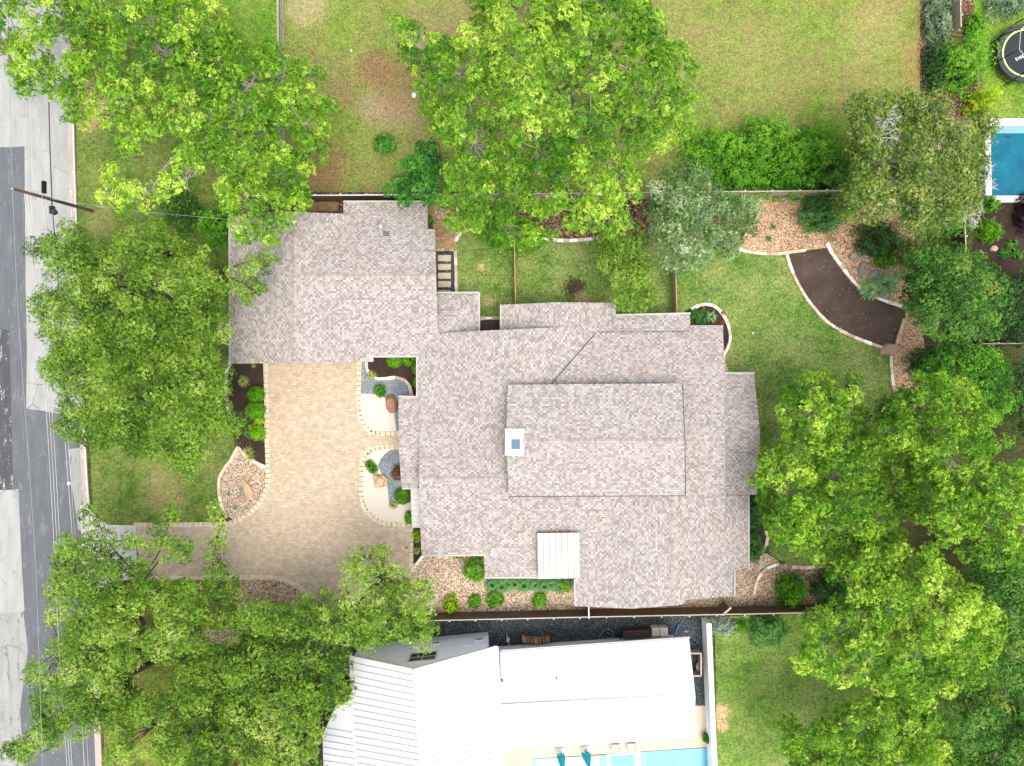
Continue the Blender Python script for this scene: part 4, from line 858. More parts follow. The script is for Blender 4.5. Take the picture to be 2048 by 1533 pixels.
tree('pecan_tree', 'smaller green tree at the bottom edge right of the lawn', G1,
     [(1550, 1440), (1600, 1420), (1640, 1445), (1700, 1390), (1780, 1390), (1860, 1410), (1910, 1460), (1920, 1560), (1800, 1620), (1600, 1620), (1560, 1530)], (1760, 1510), 4.5, 7.5, 'pecan', 7, gap=-0.8, spacing=.90, rc=.68, nspr=54, lower=1.0, twigs=3, limbs=7, tint=.0)
G2 = 'dark green live oaks along the street'
tree('live_oak', 'dark green oak beside the leaning utility pole, reaching the garage roof', G2,
     [(35, 490), (100, 470), (150, 430), (190, 500), (240, 470), (300, 440), (390, 470), (430, 520), (450, 600), (470, 640), (430, 690), (340, 720), (240, 730), (150, 740), (90, 690), (45, 600), (100, 560)], (300, 570), 6.0, 8.5, 'oak', 11, gap=-0.74, spacing=.78, rc=.74, nspr=74, lower=1.0, limbs=10, twigs=2, trunk_r=.34, holes=[(245, 545, 30), (265, 585, 20)], fork=.25)
tree('live_oak', 'dark green oak next to the mulch bed on the front lawn', G2,
     [(60, 720), (150, 690), (260, 690), (380, 680), (440, 720), (470, 790), (490, 860), (470, 890), (420, 900), (390, 970), (330, 940), (260, 910), (180, 900), (120, 880), (90, 850), (110, 790)], (330, 790), 6.0, 8.3, 'oak', 12, gap=-0.74, spacing=.78, rc=.74, nspr=74, lower=1.0, limbs=9, twigs=2, trunk_r=.3)
tree('live_oak', 'small green oak branch tree overlapping the left edge of the garage roof', G2,
     [(445, 560), (470, 520), (530, 500), (555, 520), (540, 570), (510, 620), (470, 590)], (440, 545), 5.0, 6.8, 'oak', 13, gap=-0.6, spacing=.75, rc=.6, nspr=48, lower=.55, limbs=3, twigs=2, trunk_r=.12, tint=.05)
tree('live_oak', 'sprawling oak over the driveway entrance with dark forked trunk', G2,
     [(90, 1120), (120, 1060), (190, 1090), (300, 1120), (330, 1160), (400, 1170), (440, 1240), (400, 1330), (330, 1340), (260, 1360), (300, 1420), (230, 1460), (150, 1480), (20, 1540), (-10, 1510), (60, 1430), (40, 1330), (100, 1290), (90, 1220)], (362, 1318), 5.5, 8.5, 'oak', 14, gap=-0.74, spacing=.78, rc=.74, nspr=74, lower=1.0, limbs=11, twigs=2, trunk_r=.42, holes=[(292, 1240, 26), (300, 1350, 16), (285, 1462, 26)], fork=.22, tint=.03)
tree('live_oak', 'green oak dipping over the lower driveway and the white house roof', G2,
     [(440, 1240), (520, 1200), (590, 1190), (680, 1170), (690, 1100), (740, 1085), (790, 1090), (800, 1130), (830, 1145), (868, 1170), (860, 1210), (895, 1270), (860, 1300), (790, 1290), (720, 1320), (700, 1290), (600, 1290), (500, 1280)], (640, 1262), 5.5, 8.8, 'oak', 15, gap=-0.74, spacing=.78, rc=.74, nspr=74, lower=1.0, limbs=9, twigs=2, trunk_r=.34, tint=.08, holes=[(735, 1135, 15)])
tree('live_oak', 'green oak at the bottom edge beside the white metal roof', G2,
     [(400, 1300), (500, 1270), (620, 1280), (700, 1290), (720, 1340), (700, 1400), (660, 1450), (650, 1540), (640, 1620), (400, 1640), (200, 1640), (205, 1500), (260, 1400), (350, 1350)], (520, 1430), 5.8, 8.8, 'oak', 16, holes=[(290, 1470, 30), (275, 1525, 26)], gap=-0.74, spacing=.78, rc=.74, nspr=74, lower=1.0, limbs=10, twigs=3, trunk_r=.36, tint=.06)
tree('live_oak', 'narrow green oak limb crossing the driveway beside the pebble island', G2,
     [(405, 1000), (425, 985), (450, 1020), (455, 1090), (460, 1130), (480, 1180), (485, 1210), (440, 1220), (410, 1180), (405, 1110), (415, 1060)], (432, 1205), 5.2, 7.0, 'oak', 17, gap=-0.8, spacing=.75, rc=.6, nspr=36, lower=.6, limbs=4, twigs=2, trunk_r=.14, tint=.10)
tree('live_oak', 'thin sparse oak over the white driveway apron', G2,
     [(165, 1010), (195, 1000), (215, 1060), (290, 1060), (330, 1010), (365, 1020), (340, 1060), (390, 1090), (380, 1130), (330, 1130), (270, 1100), (210, 1120), (150, 1090)], (305, 1180), 5.2, 7.2, 'oak', 18, gap=-0.5, spacing=.72, rc=.58, nspr=46, lower=.45, limbs=5, twigs=2, trunk_r=.11, tint=.1)
G3 = 'garden trees behind the house'
tree('silver_tree', 'silvery grey-green tree with pale leaf tips over the back lawn', G3,
     [(1290, 400), (1330, 340), (1400, 330), (1450, 370), (1505, 390), (1525, 440), (1490, 480), (1460, 520), (1430, 510), (1390, 550), (1340, 540), (1310, 490)], (1405, 440), 5, 8.5, 'silver', 21, gap=-0.9, spacing=.75, rc=.72, nspr=60, lower=1, limbs=7, twigs=2, tint=.08)
tree('young_tree', 'soft light green tree touching the house roof from the back lawn', G3,
     [(1195, 520), (1190, 470), (1240, 440), (1290, 440), (1300, 490), (1310, 560), (1322, 610), (1280, 625), (1230, 615), (1205, 570)], (1262, 530), 3.2, 6.0, 'oak', 22, gap=-0.9, spacing=.7, rc=.65, nspr=56, lower=1, limbs=5, twigs=2, tint=.16)
tree('scrub_tree', 'mixed olive green tree with dead grey limbs beside the deep blue pool', G3,
     [(1680, 230), (1720, 190), (1800, 180), (1880, 190), (1940, 240), (1970, 310), (1990, 370), (1960, 420), (1900, 460), (1840, 480), (1800, 450), (1700, 440), (1660, 400), (1700, 330)], (1830, 330), 4.5, 8.5, 'olive', 23, gap=-0.85, spacing=.75, rc=.70, nspr=56, lower=1, limbs=9, twigs=3, tint=.06, dead=[(1755, 275, 8.2, 1.5, 11), (1765, 240, 8.0, 1.2, 8), (1775, 385, 7.4, 1.3, 9), (1965, 365, 6.2, 1.3, 10), (1940, 430, 5.4, 1.1, 8), (1760, 410, 7.2, .9, 6)])
tree('round_tree', 'dense round mid-green tree at the right beyond the yucca', G3,
     [(1800, 520), (1850, 480), (1920, 490), (1990, 520), (2025, 570), (2020, 630), (1980, 680), (1900, 690), (1830, 660), (1805, 600)], (1915, 590), 3.8, 7.8, 'maple', 24, gap=-1, spacing=.72, rc=.70, nspr=56, lower=1, limbs=7, twigs=1, tint=.0, round_=.9)
tree('dark_tree', 'dark dense green tree below the round tree at the right fence', G3,
     [(1840, 740), (1880, 700), (1960, 690), (2010, 720), (2030, 790), (2010, 860), (1940, 800), (1860, 790)], (1945, 760), 4, 7.5, 'bright', 25, gap=-1, spacing=.75, rc=.72, nspr=50, lower=1, limbs=6, twigs=1, tint=-.1)
tree('feathery_tree', 'feathery grey-green tree along the right edge of the photo', G3,
     [(1930, 1110), (2020, 1100), (2100, 1060), (2140, 1200), (2110, 1400), (2000, 1400), (1960, 1330), (1960, 1220)], (2050, 1230), 4.5, 7.5, 'maple', 26, gap=-.95, spacing=.75, rc=.72, nspr=56, lower=1, limbs=6, twigs=1, tint=.12)
tree('feathery_tree', 'green feathery tree in the bottom right corner', G3,
     [(1880, 1440), (1930, 1370), (2010, 1390), (2060, 1400), (2140, 1420), (2140, 1620), (1940, 1640), (1900, 1540)], (2020, 1510), 4, 7, 'maple', 27, gap=-.9, spacing=.75, rc=.72, nspr=56, lower=1, limbs=6, twigs=1, tint=.14)
tree('dusky_tree', 'dusky green tree at the right edge behind the round tree', G3,
     [(2020, 560), (2060, 520), (2120, 540), (2140, 680), (2080, 700), (2020, 690), (1990, 660)], (2060, 620), 3, 5.5, 'dark', 28, gap=-1, spacing=.75, rc=.70, nspr=50, lower=1, limbs=4, twigs=1, tint=.2)
tree('dusky_tree', 'grey-green tree at the right edge below the white rails', G3,
     [(2030, 740), (2080, 720), (2150, 760), (2160, 950), (2080, 960), (2040, 850)], (2080, 830), 3, 6, 'dark', 29, gap=-1, spacing=.75, rc=.70, nspr=50, lower=1, limbs=4, twigs=1, tint=.28)
tree('glossy_tree', 'glossy dark green tree between the vacant lot and the garage', G3,
     [(740, 385), (790, 350), (800, 310), (850, 280), (880, 290), (880, 350), (910, 380), (880, 410), (830, 400), (820, 425), (790, 390)], (835, 350), 3, 5.5, 'glossy', 30, gap=-1, spacing=.7, rc=.5, nspr=28, lower=.6, limbs=5, twigs=2, tint=.05)

# ---- shrubs
SH = [
 ('glossy_bush', 'lone blue-green bush on the brown vacant lot', 770, 291, 24, 20, 1.2, 'glossy', dict(tint=.1)),
 ('glossy_bush', 'small glossy bush at the upper right corner of the garage roof', 855, 449, 15, 14, 2.6, 'glossy', {}),
 ('bright_bush', 'bright green bush at the top end of the cedar rail fence', 1022, 472, 70, 38, 2.0, 'bright', dict(tint=.12)),
 ('bright_bush', 'bright green hedge bush right of the huge top tree', 1425, 312, 74, 52, 2.6, 'bright', dict(tint=.1, lump=.5, rag=.25)),
 ('bright_bush', 'tall bright hedge bush at the middle of the back fence', 1520, 298, 76, 62, 3.0, 'bright', dict(tint=.15, lump=.5, rag=.25)),
 ('bright_bush', 'bright hedge bush at the edge of the vacant lot near the olive tree', 1618, 318, 82, 66, 3.0, 'bright', dict(tint=.06, lump=.5, rag=.25)),
 ('bright_bush', 'lower hedge bush hiding the back fence beside the silvery tree', 1480, 368, 60, 40, 2.2, 'bright', dict(tint=.0, lump=.45)),
 ('bright_bush', 'darker hedge bush hiding the back fence above the wood chips', 1572, 366, 60, 36, 2.2, 'bright', dict(tint=-.1, lump=.45)),
 ('bright_bush', 'hedge bush squeezed between the olive tree and the hedge', 1668, 360, 44, 46, 2.6, 'maple', dict(tint=.1, lump=.45)),
 ('juniper', 'blue-green feathery juniper over the wood chip corner', 1638, 430, 52, 46, 1.8, 'juniper', {}),
 ('dark_shrub', 'very dark shrub between the juniper and the yucca', 1752, 482, 48, 42, 1.6, 'dark', {}),
 ('bright_bush', 'small bright green bush beside the very dark shrub', 1768, 520, 22, 18, 1.0, 'bright', {}),
 ('hedge_bush', 'loose mid-green bush above the round tree', 1880, 452, 62, 34, 2.6, 'maple', dict(tint=.15)),
 ('hedge_bush', 'pale green bush left of the round tree', 1815, 510, 26, 34, 2.2, 'olive', dict(tint=.1)),
 ('grey_shrub', 'grey-green shrub at the top by the slatted fence', 1868, 45, 28, 70, 1.8, 'grey', {}),
 ('bright_bush', 'tall bright green feathery bush below the slatted fence', 1908, 140, 50, 62, 3.4, 'bright', dict(tint=.2, lump=.45)),
 ('dark_shrub', 'dark shrub at the right edge of the vacant lot', 1862, 140, 22, 55, 1.8, 'dark', dict(tint=.1)),
 ('yellow_bush', 'vivid yellow-green bush beside the olive tree and blue pool', 1945, 212, 28, 26, 3.0, 'yellow', {}),
 ('hedge_bush', 'mid-green bush right below the vivid yellow bush', 1950, 265, 28, 40, 2.4, 'olive', dict(tint=.05)),
 ('bright_bush', 'small bush between the slatted fence and the trampoline', 1942, 60, 20, 34, 1.0, 'bright', {}),
 ('grey_shrub', 'big grey-green shrub above the trampoline', 2005, 10, 50, 32, 1.8, 'grey', {}),
 ('clipped_bush', 'small round bush under the white pool corner', 1972, 466, 22, 24, 1.2, 'box', {}),
 ('clipped_bush', 'small bush against the white pool edge', 1972, 412, 20, 17, 1.2, 'bright', {}),
 ('purple_shrub', 'dark purple leafed shrub below the blue pool', 2046, 430, 26, 44, 1.8, 'purple', {}),
 ('garden_plant', 'upper little green clump in the dark soil at the right edge', 2022, 489, 11, 9, .4, 'glossy', dict(tint=.1)),
 ('garden_plant', 'middle left green clump in the dark soil at the right edge', 2007, 507, 10, 10, .4, 'glossy', dict(tint=.1)),
 ('garden_plant', 'lower green clump in the dark soil at the right edge', 2032, 510, 11, 10, .4, 'glossy', dict(tint=.1)),
 ('dark_shrub', 'low dark shrub under the right side of the woodchip strip', 1850, 730, 42, 34, 1.6, 'dark', dict(tint=.12)),
 ('dark_shrub', 'dark green undergrowth between the two lime-green right trees', 1785, 840, 38, 50, 2.2, 'bright', dict(tint=-.2)),
 ('dark_shrub', 'shaded shrub inside the gap left of the wide lime-green tree', 1655, 1172, 40, 40, 1.8, 'dark', dict(tint=.05)),
 ('olive_shrub', 'olive green shrub at the lower right pebbles by the fence', 1578, 1178, 34, 42, 1.5, 'box', dict(tint=-.25, lump=.4)),
 ('spreading_shrub', 'spreading green shrub on the south lawn at the fence', 1532, 1256, 42, 36, 1.5, 'juniper', dict(tint=.22)),
 ('frosty_shrub', 'silver frosted shrub at the end of the white garden wall', 1443, 1250, 27, 20, .9, 'frost', {}),
 ('bright_bush', 'small green bush between the silver shrub and the spreading shrub', 1478, 1250, 15, 13, .8, 'bright', {}),
 ('dark_shrub', 'dark bush on the right edge under the big trees', 1960, 1420, 40, 60, 2.5, 'dark', dict(tint=.2)),
 ('boxwood', 'clipped round boxwood, upper of the two by the driveway mulch bed', 514, 789, 17, 16, .9, 'box', dict(dens=1.6, lump=.08, rag=.08)),
 ('boxwood', 'clipped round boxwood, lower of the two by the driveway mulch bed', 513, 820, 19, 18, 1.0, 'box', dict(dens=1.6, lump=.08, rag=.08)),
 ('yellow_bush', 'yellow-green leafy bush below the two boxwoods', 516, 865, 16, 18, .8, 'box', dict(tint=.4, lump=.35)),
 ('yellow_bush', 'tiny yellow bush tucked right under the lower boxwood', 520, 840, 10, 9, .5, 'yellow', {}),
 ('boxwood', 'round boxwood on the left under the eave of the house', 790, 721, 16, 15, .9, 'box', dict(dens=1.6, lump=.1, rag=.08)),
 ('boxwood', 'round boxwood on the right under the eave of the house', 818, 719, 14, 13, .8, 'box', dict(dens=1.6, lump=.1, rag=.08)),
 ('boxwood', 'half hidden boxwood against the house wall in the mulch', 838, 737, 13, 14, .8, 'box', dict(dens=1.6, lump=.1, rag=.08)),
 ('boxwood', 'boxwood under the house wall beside the grey gravel curve', 836, 766, 9, 13, .7, 'box', dict(dens=1.5, lump=.1, rag=.08)),
 ('boxwood', 'dark round boxwood beside the white awning', 807, 991, 17, 17, .95, 'box', dict(dens=1.6, lump=.1, rag=.08, tint=-.15)),
 ('boxwood', 'small clipped bush at the corner of the lower sand bed', 819, 1035, 9, 13, .7, 'box', dict(dens=1.5, lump=.2)),
 ('copper_shrub', 'copper brown shrub in the grey gravel beside the porch', 795, 945, 11, 15, .8, 'copper', {}),
 ('side_shrub', 'yellowish round shrub at the left of the fence-side row', 903, 1206, 17, 18, .9, 'yellow', dict(tint=-.12, lump=.35)),
 ('side_shrub', 'smaller green shrub, second in the fence-side row', 950, 1201, 13, 14, .7, 'bright', dict(tint=.1)),
 ('side_shrub', 'larger green shrub, third in the fence-side row', 990, 1198, 17, 17, .85, 'bright', dict(tint=.05)),
 ('side_shrub', 'green shrub standing alone at the right of the fence-side row', 1079, 1198, 15, 15, .8, 'bright', dict(tint=.15)),
 ('glossy_bush', 'big glossy green bush in the notch of the house wall', 950, 1135, 22, 28, 1.3, 'bright', dict(tint=.08)),
 ('side_shrub', 'small yellow-green shrub at the right end of the liriope', 1130, 1172, 11, 12, .6, 'yellow', dict(tint=-.15)),
 ('side_shrub', 'little yellow shrub in the narrow bed by the driveway corner', 836, 1072, 9, 12, .6, 'yellow', dict(tint=-.1)),
 ('wall_shrub', 'upper dark green shrub along the east wall of the house', 1505, 1030, 14, 32, 1.0, 'juniper', dict(tint=-.1)),
 ('wall_shrub', 'lower dark green shrub along the east wall of the house', 1507, 1092, 16, 34, 1.0, 'juniper', dict(tint=-.02)),
 ('hedge_bush', 'dark green bush in the shade left of the lime-green street tree', 372, 425, 42, 40, 2.6, 'maple', dict(tint=-.15)),
 ('hedge_bush', 'green bush under the trees at the upper left of the garage', 440, 455, 30, 40, 2.4, 'bright', dict(tint=0)),
 ('grass_clump', 'small fuzzy green bush beside the agave at the house corner', 1393, 638, 22, 20, .8, 'juniper', dict(tint=.05)),
]
for i, (nm, lab, x, y, rx, ry, h, sp, kw) in enumerate(SH):
    shrub(nm, lab, 'shrub', None, (x, y), rx, ry, h, sp, 100 + i, **kw)
GB = 'ornamental grasses in the mulch beds'
blades('ornamental_grass', 'pale ornamental grass in the upper mulch bed by the garage', 'grass', GB, [(489, 763, .62, .7)], 'grass', 1, 130, .022)
blades('ornamental_grass', 'pale leaning grass at the lower tip of the mulch bed', 'grass', GB, [(499, 903, .62, .7), (503, 914, .5, .6)], 'grass', 2, 90, .022)
blades('ornamental_grass', 'pale grass beside the winding edging stones near the porch', 'grass', GB, [(744, 751, .58, .6)], 'grass', 3, 130, .022)
blades('ornamental_grass', 'pale grass at the tip of the grey gravel by the dark boxwood', 'grass', GB, [(787, 1010, .5, .5)], 'grass', 4, 90, .022)
blades('ornamental_grass', 'tiny grass tuft directly below the garage roof edge', 'grass', GB, [(508, 732, .25, .3)], 'grass', 5, 50, .02)
blades('ornamental_grass', 'pale grass by the corner pebbles below the driveway corner', 'grass', GB, [(834, 1100, .45, .5)], 'grass', 6, 90, .022)
blades('ornamental_grass', 'pale grass beside the big glossy bush in the wall notch', 'grass', GB, [(915, 1113, .42, .5)], 'grass', 7, 80, .022)
blades('ornamental_grass', 'single grass tuft in the wood chip corner', 'grass', GB, [(1537, 478, .36, .5), (1546, 455, .3, .4)], 'liriope', 8, 70, .02)
blades('ornamental_grass', 'mid-green grass in the mulch left of the yellow bush', 'grass', GB, [(497, 868, .45, .5)], 'liriope', 9, 80, .022)
blades('pine_shrub', 'needle-leaved green tuft beside the red boulder', 'shrub', 'needle tufts on the sand beds', [(760, 780, .62, .8), (763, 786, .5, .8)], 'pine', 10, 330, .028, .35)
blades('pine_shrub', 'needle-leaved green tuft above the tan boulder', 'shrub', 'needle tufts on the sand beds', [(741, 930, .52, .7), (748, 938, .5, .7)], 'pine', 11, 330, .028, .35)
blades('yucca', 'large blue-green yucca pair spilling over the limestone edging', 'yucca', None, [(1766, 570, 1.3, .9), (1735, 580, 1.05, .7)], 'yucca', 12, 260, .06, .35)
blades('agave', 'pale agave at the top of the pebble island', 'agave', 'agaves in the pebble island', [(458, 988, .28, .22)], 'agave', 13, 16, .07, .2)
blades('agave', 'pale agave at the bottom of the pebble island', 'agave', 'agaves in the pebble island', [(471, 1016, .32, .24)], 'agave', 14, 18, .07, .2)
blades('agave', 'spiky grey agave in the house corner bed', 'agave', None, [(1421, 634, .62, .5)], 'yucca', 15, 60, .05, .2)
blades('red_plant', 'red leafed plant in the house corner bed', 'plant', None, [(1445, 628, .3, .4), (1443, 646, .25, .3), (1443, 698, .4, .5)], 'red', 16, 40, .035, .2)
GL = 'liriope clumps along the south wall'
for i, (x, y, r, lab) in enumerate([(1000, 1165, .95, 'left liriope clump below the house wall'), (1045, 1163, .9, 'second liriope clump, just left of the cream patio cover'), (1085, 1165, .85, 'third liriope clump, below the cream patio cover'), (1118, 1166, .85, 'right liriope clump next to the small yellow-green shrub')]):
    blades('liriope', lab, 'grass', GL, [(x - 16, y + 3, r * .85, .6), (x + 3, y + 6, r * .9, .6), (x + 16, y + 1, r * .8, .5)], 'liriope', 30 + i, 330, .025, .5)
# ------------------------------------------------------------------ fences
def fence(name, label, a, b, h, n_post, mats, south=True, rails=True, postside=1, top=True, boards='h'):
    """board fence from pixel a to pixel b (bases at ground); posts, panel and cap are its parts"""
    A, B = at(*a), at(*b); d = (B - A).normalized(); nrm = Vector((-d.y, d.x, 0)) * postside; L = (B - A).length
    root = thing(name, (A + B) / 2, label, 'fence')
    bm = bmesh.new(); rng = random.Random(int(L * 100))
    if boards == 'h':
        k = 11; hh = h / k
        for i in range(k): beam(bm, A + Vector((0, 0, hh * (i + .5))) + nrm * rng.uniform(-.006, .006), B + Vector((0, 0, hh * (i + .5))) + nrm * rng.uniform(-.006, .006), .03, hh - .012)
    else:
        k = int(L / .15)
        for i in range(k): p = A + d * (i + .5) * L / k + nrm * rng.uniform(-.008, .008); hz = h * rng.uniform(.985, 1.0); box(bm, (p.x, p.y, hz / 2), (L / k - .012, .025, hz), math.atan2(d.y, d.x))
    done('board_panel', bm, mats[0], root)
    if top:
        bm = bmesh.new(); beam(bm, A + Vector((0, 0, h + .02)), B + Vector((0, 0, h + .02)), .075, .04); done('cap_rail', bm, mats[1], root)
    for i in range(n_post):
        p = A.lerp(B, (i + .5) / n_post) + nrm * .06; bm = bmesh.new(); tube(bm, [p - Vector((0, 0, .1)), p + Vector((0, 0, h + .07))], .034, 8); lathe(bm, [(0, .1), (.05, .08), (.05, .03)], (p.x, p.y, h + .04), 8); done('post', bm, mats[2], root)
    return root
fence('wooden_fence', 'long dark board fence with metal posts along the white house side yard', (878, 1226), (1180, 1219), 1.8, 6, ('fence', 'fencetop', 'post'), postside=-1)
fence('wooden_fence', 'dark board fence section below the corner of the shingled house', (1180, 1219), (1500, 1213), 1.8, 6, ('fence', 'fencetop', 'post'), postside=-1)
fence('wooden_fence', 'shaded end of the board fence running under the right trees', (1500, 1213), (1790, 1206), 1.8, 5, ('fence', 'fencetop', 'post'), postside=-1)
fence('wooden_fence', 'board fence hidden beneath the oaks left of the white house', (470, 1238), (878, 1226), 1.8, 7, ('fence', 'fencetop', 'post'), postside=-1)
fence('wooden_fence', 'board fence between the garage and the vacant lot', (520, 404), (866, 402), 1.8, 7, ('fence', 'post', 'post'), postside=1)
fence('wooden_fence', 'board fence under the huge top tree and the hedge', (866, 402), (1660, 394), 1.8, 15, ('greywood', 'fencetop', 'post'), postside=1)
fence('slatted_fence', 'upright slatted fence at the top right corner', (1889, -110), (1893, 78), 1.8, 4, ('greywood', 'fencetop', 'post'), postside=1, boards='v')
fence('cedar_fence', 'low cedar fence dividing the back lawn on the left', (1028, 470), (1031, 610), 1.2, 3, ('cedar', 'cedar', 'cedar'), postside=1, boards='v')
fence('cedar_fence', 'cedar fence dividing the back lawn on the right', (1343, 525), (1346, 632), 1.3, 3, ('greywood', 'cedar', 'cedar'), postside=1, boards='v')
fence('dark_fence', 'thin dark fence running down beside the garden soil at the right', (1900, 410), (1912, 700), 1.7, 6, ('darkwood', 'fencetop', 'post'), postside=1, boards='v')
fence('dark_fence', 'dark fence with pale rails meeting the right edge', (1940, 690), (2240, 688), 1.5, 5, ('darkwood', 'fencetop', 'post'), postside=1)
# two-rail field fence at the top left
root = thing('rail_fence', at(567, 30), 'brown wooden fence with mesh between vacant lot and street lawn', 'fence')
A, B = at(566, -140), at(570, 330)
bm = bmesh.new(); beam(bm, A + Vector((0, 0, 1.45)), B + Vector((0, 0, 1.45)), .14, .05); done('top_rail', bm, 'greywood', root)
bm = bmesh.new(); beam(bm, A + Vector((0, 0, .12)), B + Vector((0, 0, .12)), .06, .14); done('bottom_rail', bm, 'greywood', root)
for k in range(8):
    p = A.lerp(B, (k + .3) / 8); bm = bmesh.new(); beam(bm, p, p + Vector((0, 0, 1.42)), .1, .1); done('post', bm, 'cedar', root)
bm = bmesh.new(); n_ = 60
for k in range(n_): p = A.lerp(B, k / n_); beam(bm, p + Vector((0.04, 0, .15)), p + Vector((0.04, 0, 1.42)), .008, .008)
for k in range(9): beam(bm, A + Vector((.04, 0, .2 + k * .14)), B + Vector((.04, 0, .2 + k * .14)), .008, .008)
done('wire_mesh', bm, 'zinc', root)
# gate at the side yard: open board gate leaning across the pebbles
root = thing('garden_gate', at(1430, 1205), 'brown wooden gate standing ajar at the right end of the house', 'gate')
a, b = at(1432, 1216), at(1448, 1202); bm = bmesh.new(); d = (b - a)
for k in range(8): beam(bm, a + Vector((0, 0, .15 + k * .2)), b + Vector((0, 0, .15 + k * .2)), .03, .19)
done('board_panel', bm, 'fence', root)
bm = bmesh.new(); beam(bm, a + Vector((0, 0, 1.74)), b + Vector((0, 0, 1.74)), .14, .08)
beam(bm, a, a + Vector((0, 0, 1.74)), .1, .1); beam(bm, b, b + Vector((0, 0, 1.74)), .1, .1); done('gate_frame', bm, 'fencetop', root)
root = thing('gate_screen', at(1178, 1215), 'narrow fence return joining the house corner to the long fence', 'fence')
a, b = at(1172, 1196), at(1173, 1221); bm = bmesh.new()
for k in range(10): beam(bm, a + Vector((0, 0, .1 + k * .18)), b + Vector((0, 0, .1 + k * .18)), .03, .17)
done('board_panel', bm, 'fence', root); bm = bmesh.new(); beam(bm, a + Vector((0, 0, 1.86)), b + Vector((0, 0, 1.86)), .09, .04); beam(bm, b, b + Vector((0, 0, 1.9)), .09, .09); done('cap_rail', bm, 'trim', root)
# white garden wall
root = thing('garden_wall', at(1420, 1400), 'long white rendered wall between the side yard and the south lawn', 'wall')
a, b = at(1407, 1234, 0), at(1424, 1640, 0)
bm = bmesh.new(); beam(bm, a + Vector((0, 0, .75)), b + Vector((0, 0, .75)), .34, 1.5); done('wall', bm, 'white', root)
bm = bmesh.new(); beam(bm, a + Vector((0, 0, 1.53)), b + Vector((0, 0, 1.53)), .40, .06); done('coping', bm, 'coping', root)

# ------------------------------------------------------------------ pools
def rect_between(bm, px4, z0, z1, mi=0):
    t = [bm.verts.new((*at(*p, z1).xy, z1)) for p in px4]; b = [bm.verts.new((*at(*p, z1).xy, z0)) for p in px4]
    f = [bm.faces.new(t), bm.faces.new(b[::-1])] + [bm.faces.new((t[i], b[i], b[(i + 1) % 4], t[(i + 1) % 4])) for i in range(4)]
    for q in f: q.material_index = mi
root = thing('swimming_pool', at(2060, 320), 'deep blue pool with white coping at the right edge', 'pool')
bm = bmesh.new()
for q in ([(1980, 237), (2300, 237), (2300, 252), (1980, 252)], [(1969, 252), (1981, 252), (1984, 405), (1972, 405)], [(1984, 392), (2300, 390), (2300, 405), (1972, 405)]): rect_between(bm, q, 0, .16)
bmesh.ops.recalc_face_normals(bm, faces=bm.faces); done('coping', bm, 'coping', root)
bm = bmesh.new(); rect_between(bm, [(1980, 251), (2300, 251), (2300, 267), (1980, 267)], 0, .06); bmesh.ops.recalc_face_normals(bm, faces=bm.faces); done('ledge', bm, 'ledge', root)
bm = bmesh.new(); rect_between(bm, [(1979, 266), (2300, 266), (2300, 393), (1982, 393)], 0, .05); bmesh.ops.recalc_face_normals(bm, faces=bm.faces); done('water', bm, 'water1', root)
bm = bmesh.new(); p = at(2014, 274); box(bm, (p.x, p.y, .06), (.5, .12, .05)); done('drain', bm, 'darkm', root)
root = thing('swimming_pool', at(1250, 1530), 'pale turquoise pool along the patio of the white house', 'pool')
bm = bmesh.new(); rect_between(bm, [(1064, 1519), (1204, 1511), (1210, 1640), (1068, 1640)], 0, .03); bmesh.ops.recalc_face_normals(bm, faces=bm.faces); done('water', bm, 'water3', root, 'pale shallow ledge water')
bm = bmesh.new(); rect_between(bm, [(1212, 1509), (1281, 1504), (1285, 1640), (1216, 1640)], 0, .04); bmesh.ops.recalc_face_normals(bm, faces=bm.faces); done('spa_deck', bm, 'water3', root)
bm = bmesh.new(); rect_between(bm, [(1222, 1514), (1268, 1512), (1271, 1600), (1224, 1600)], 0, .07); bmesh.ops.recalc_face_normals(bm, faces=bm.faces); done('spa_water', bm, 'water2', root)
bm = bmesh.new(); rect_between(bm, [(1291, 1504), (1418, 1496), (1425, 1640), (1296, 1640)], 0, .03); bmesh.ops.recalc_face_normals(bm, faces=bm.faces); done('water', bm, 'water2', root, 'bluer deep-end water')
bm = bmesh.new()
for q in ([(1200, 1511), (1213, 1510), (1217, 1640), (1205, 1640)], [(1281, 1505), (1292, 1504), (1297, 1640), (1285, 1640)]): rect_between(bm, q, 0, .06)
bmesh.ops.recalc_face_normals(bm, faces=bm.faces); done('stone_divider', bm, 'ledge', root)
bm = bmesh.new(); rect_between(bm, [(1418, 1494), (1425, 1494), (1432, 1640), (1425, 1640)], 0, .10); bmesh.ops.recalc_face_normals(bm, faces=bm.faces); done('tiled_edge', bm, 'water1', root)
bm = bmesh.new(); rect_between(bm, [(1064, 1517), (1071, 1517), (1073, 1640), (1066, 1640)], 0, .045); bmesh.ops.recalc_face_normals(bm, faces=bm.faces); done('darker_edge', bm, 'ledge', root)  # narrow strip in the ledge colour, darker than the water beside it

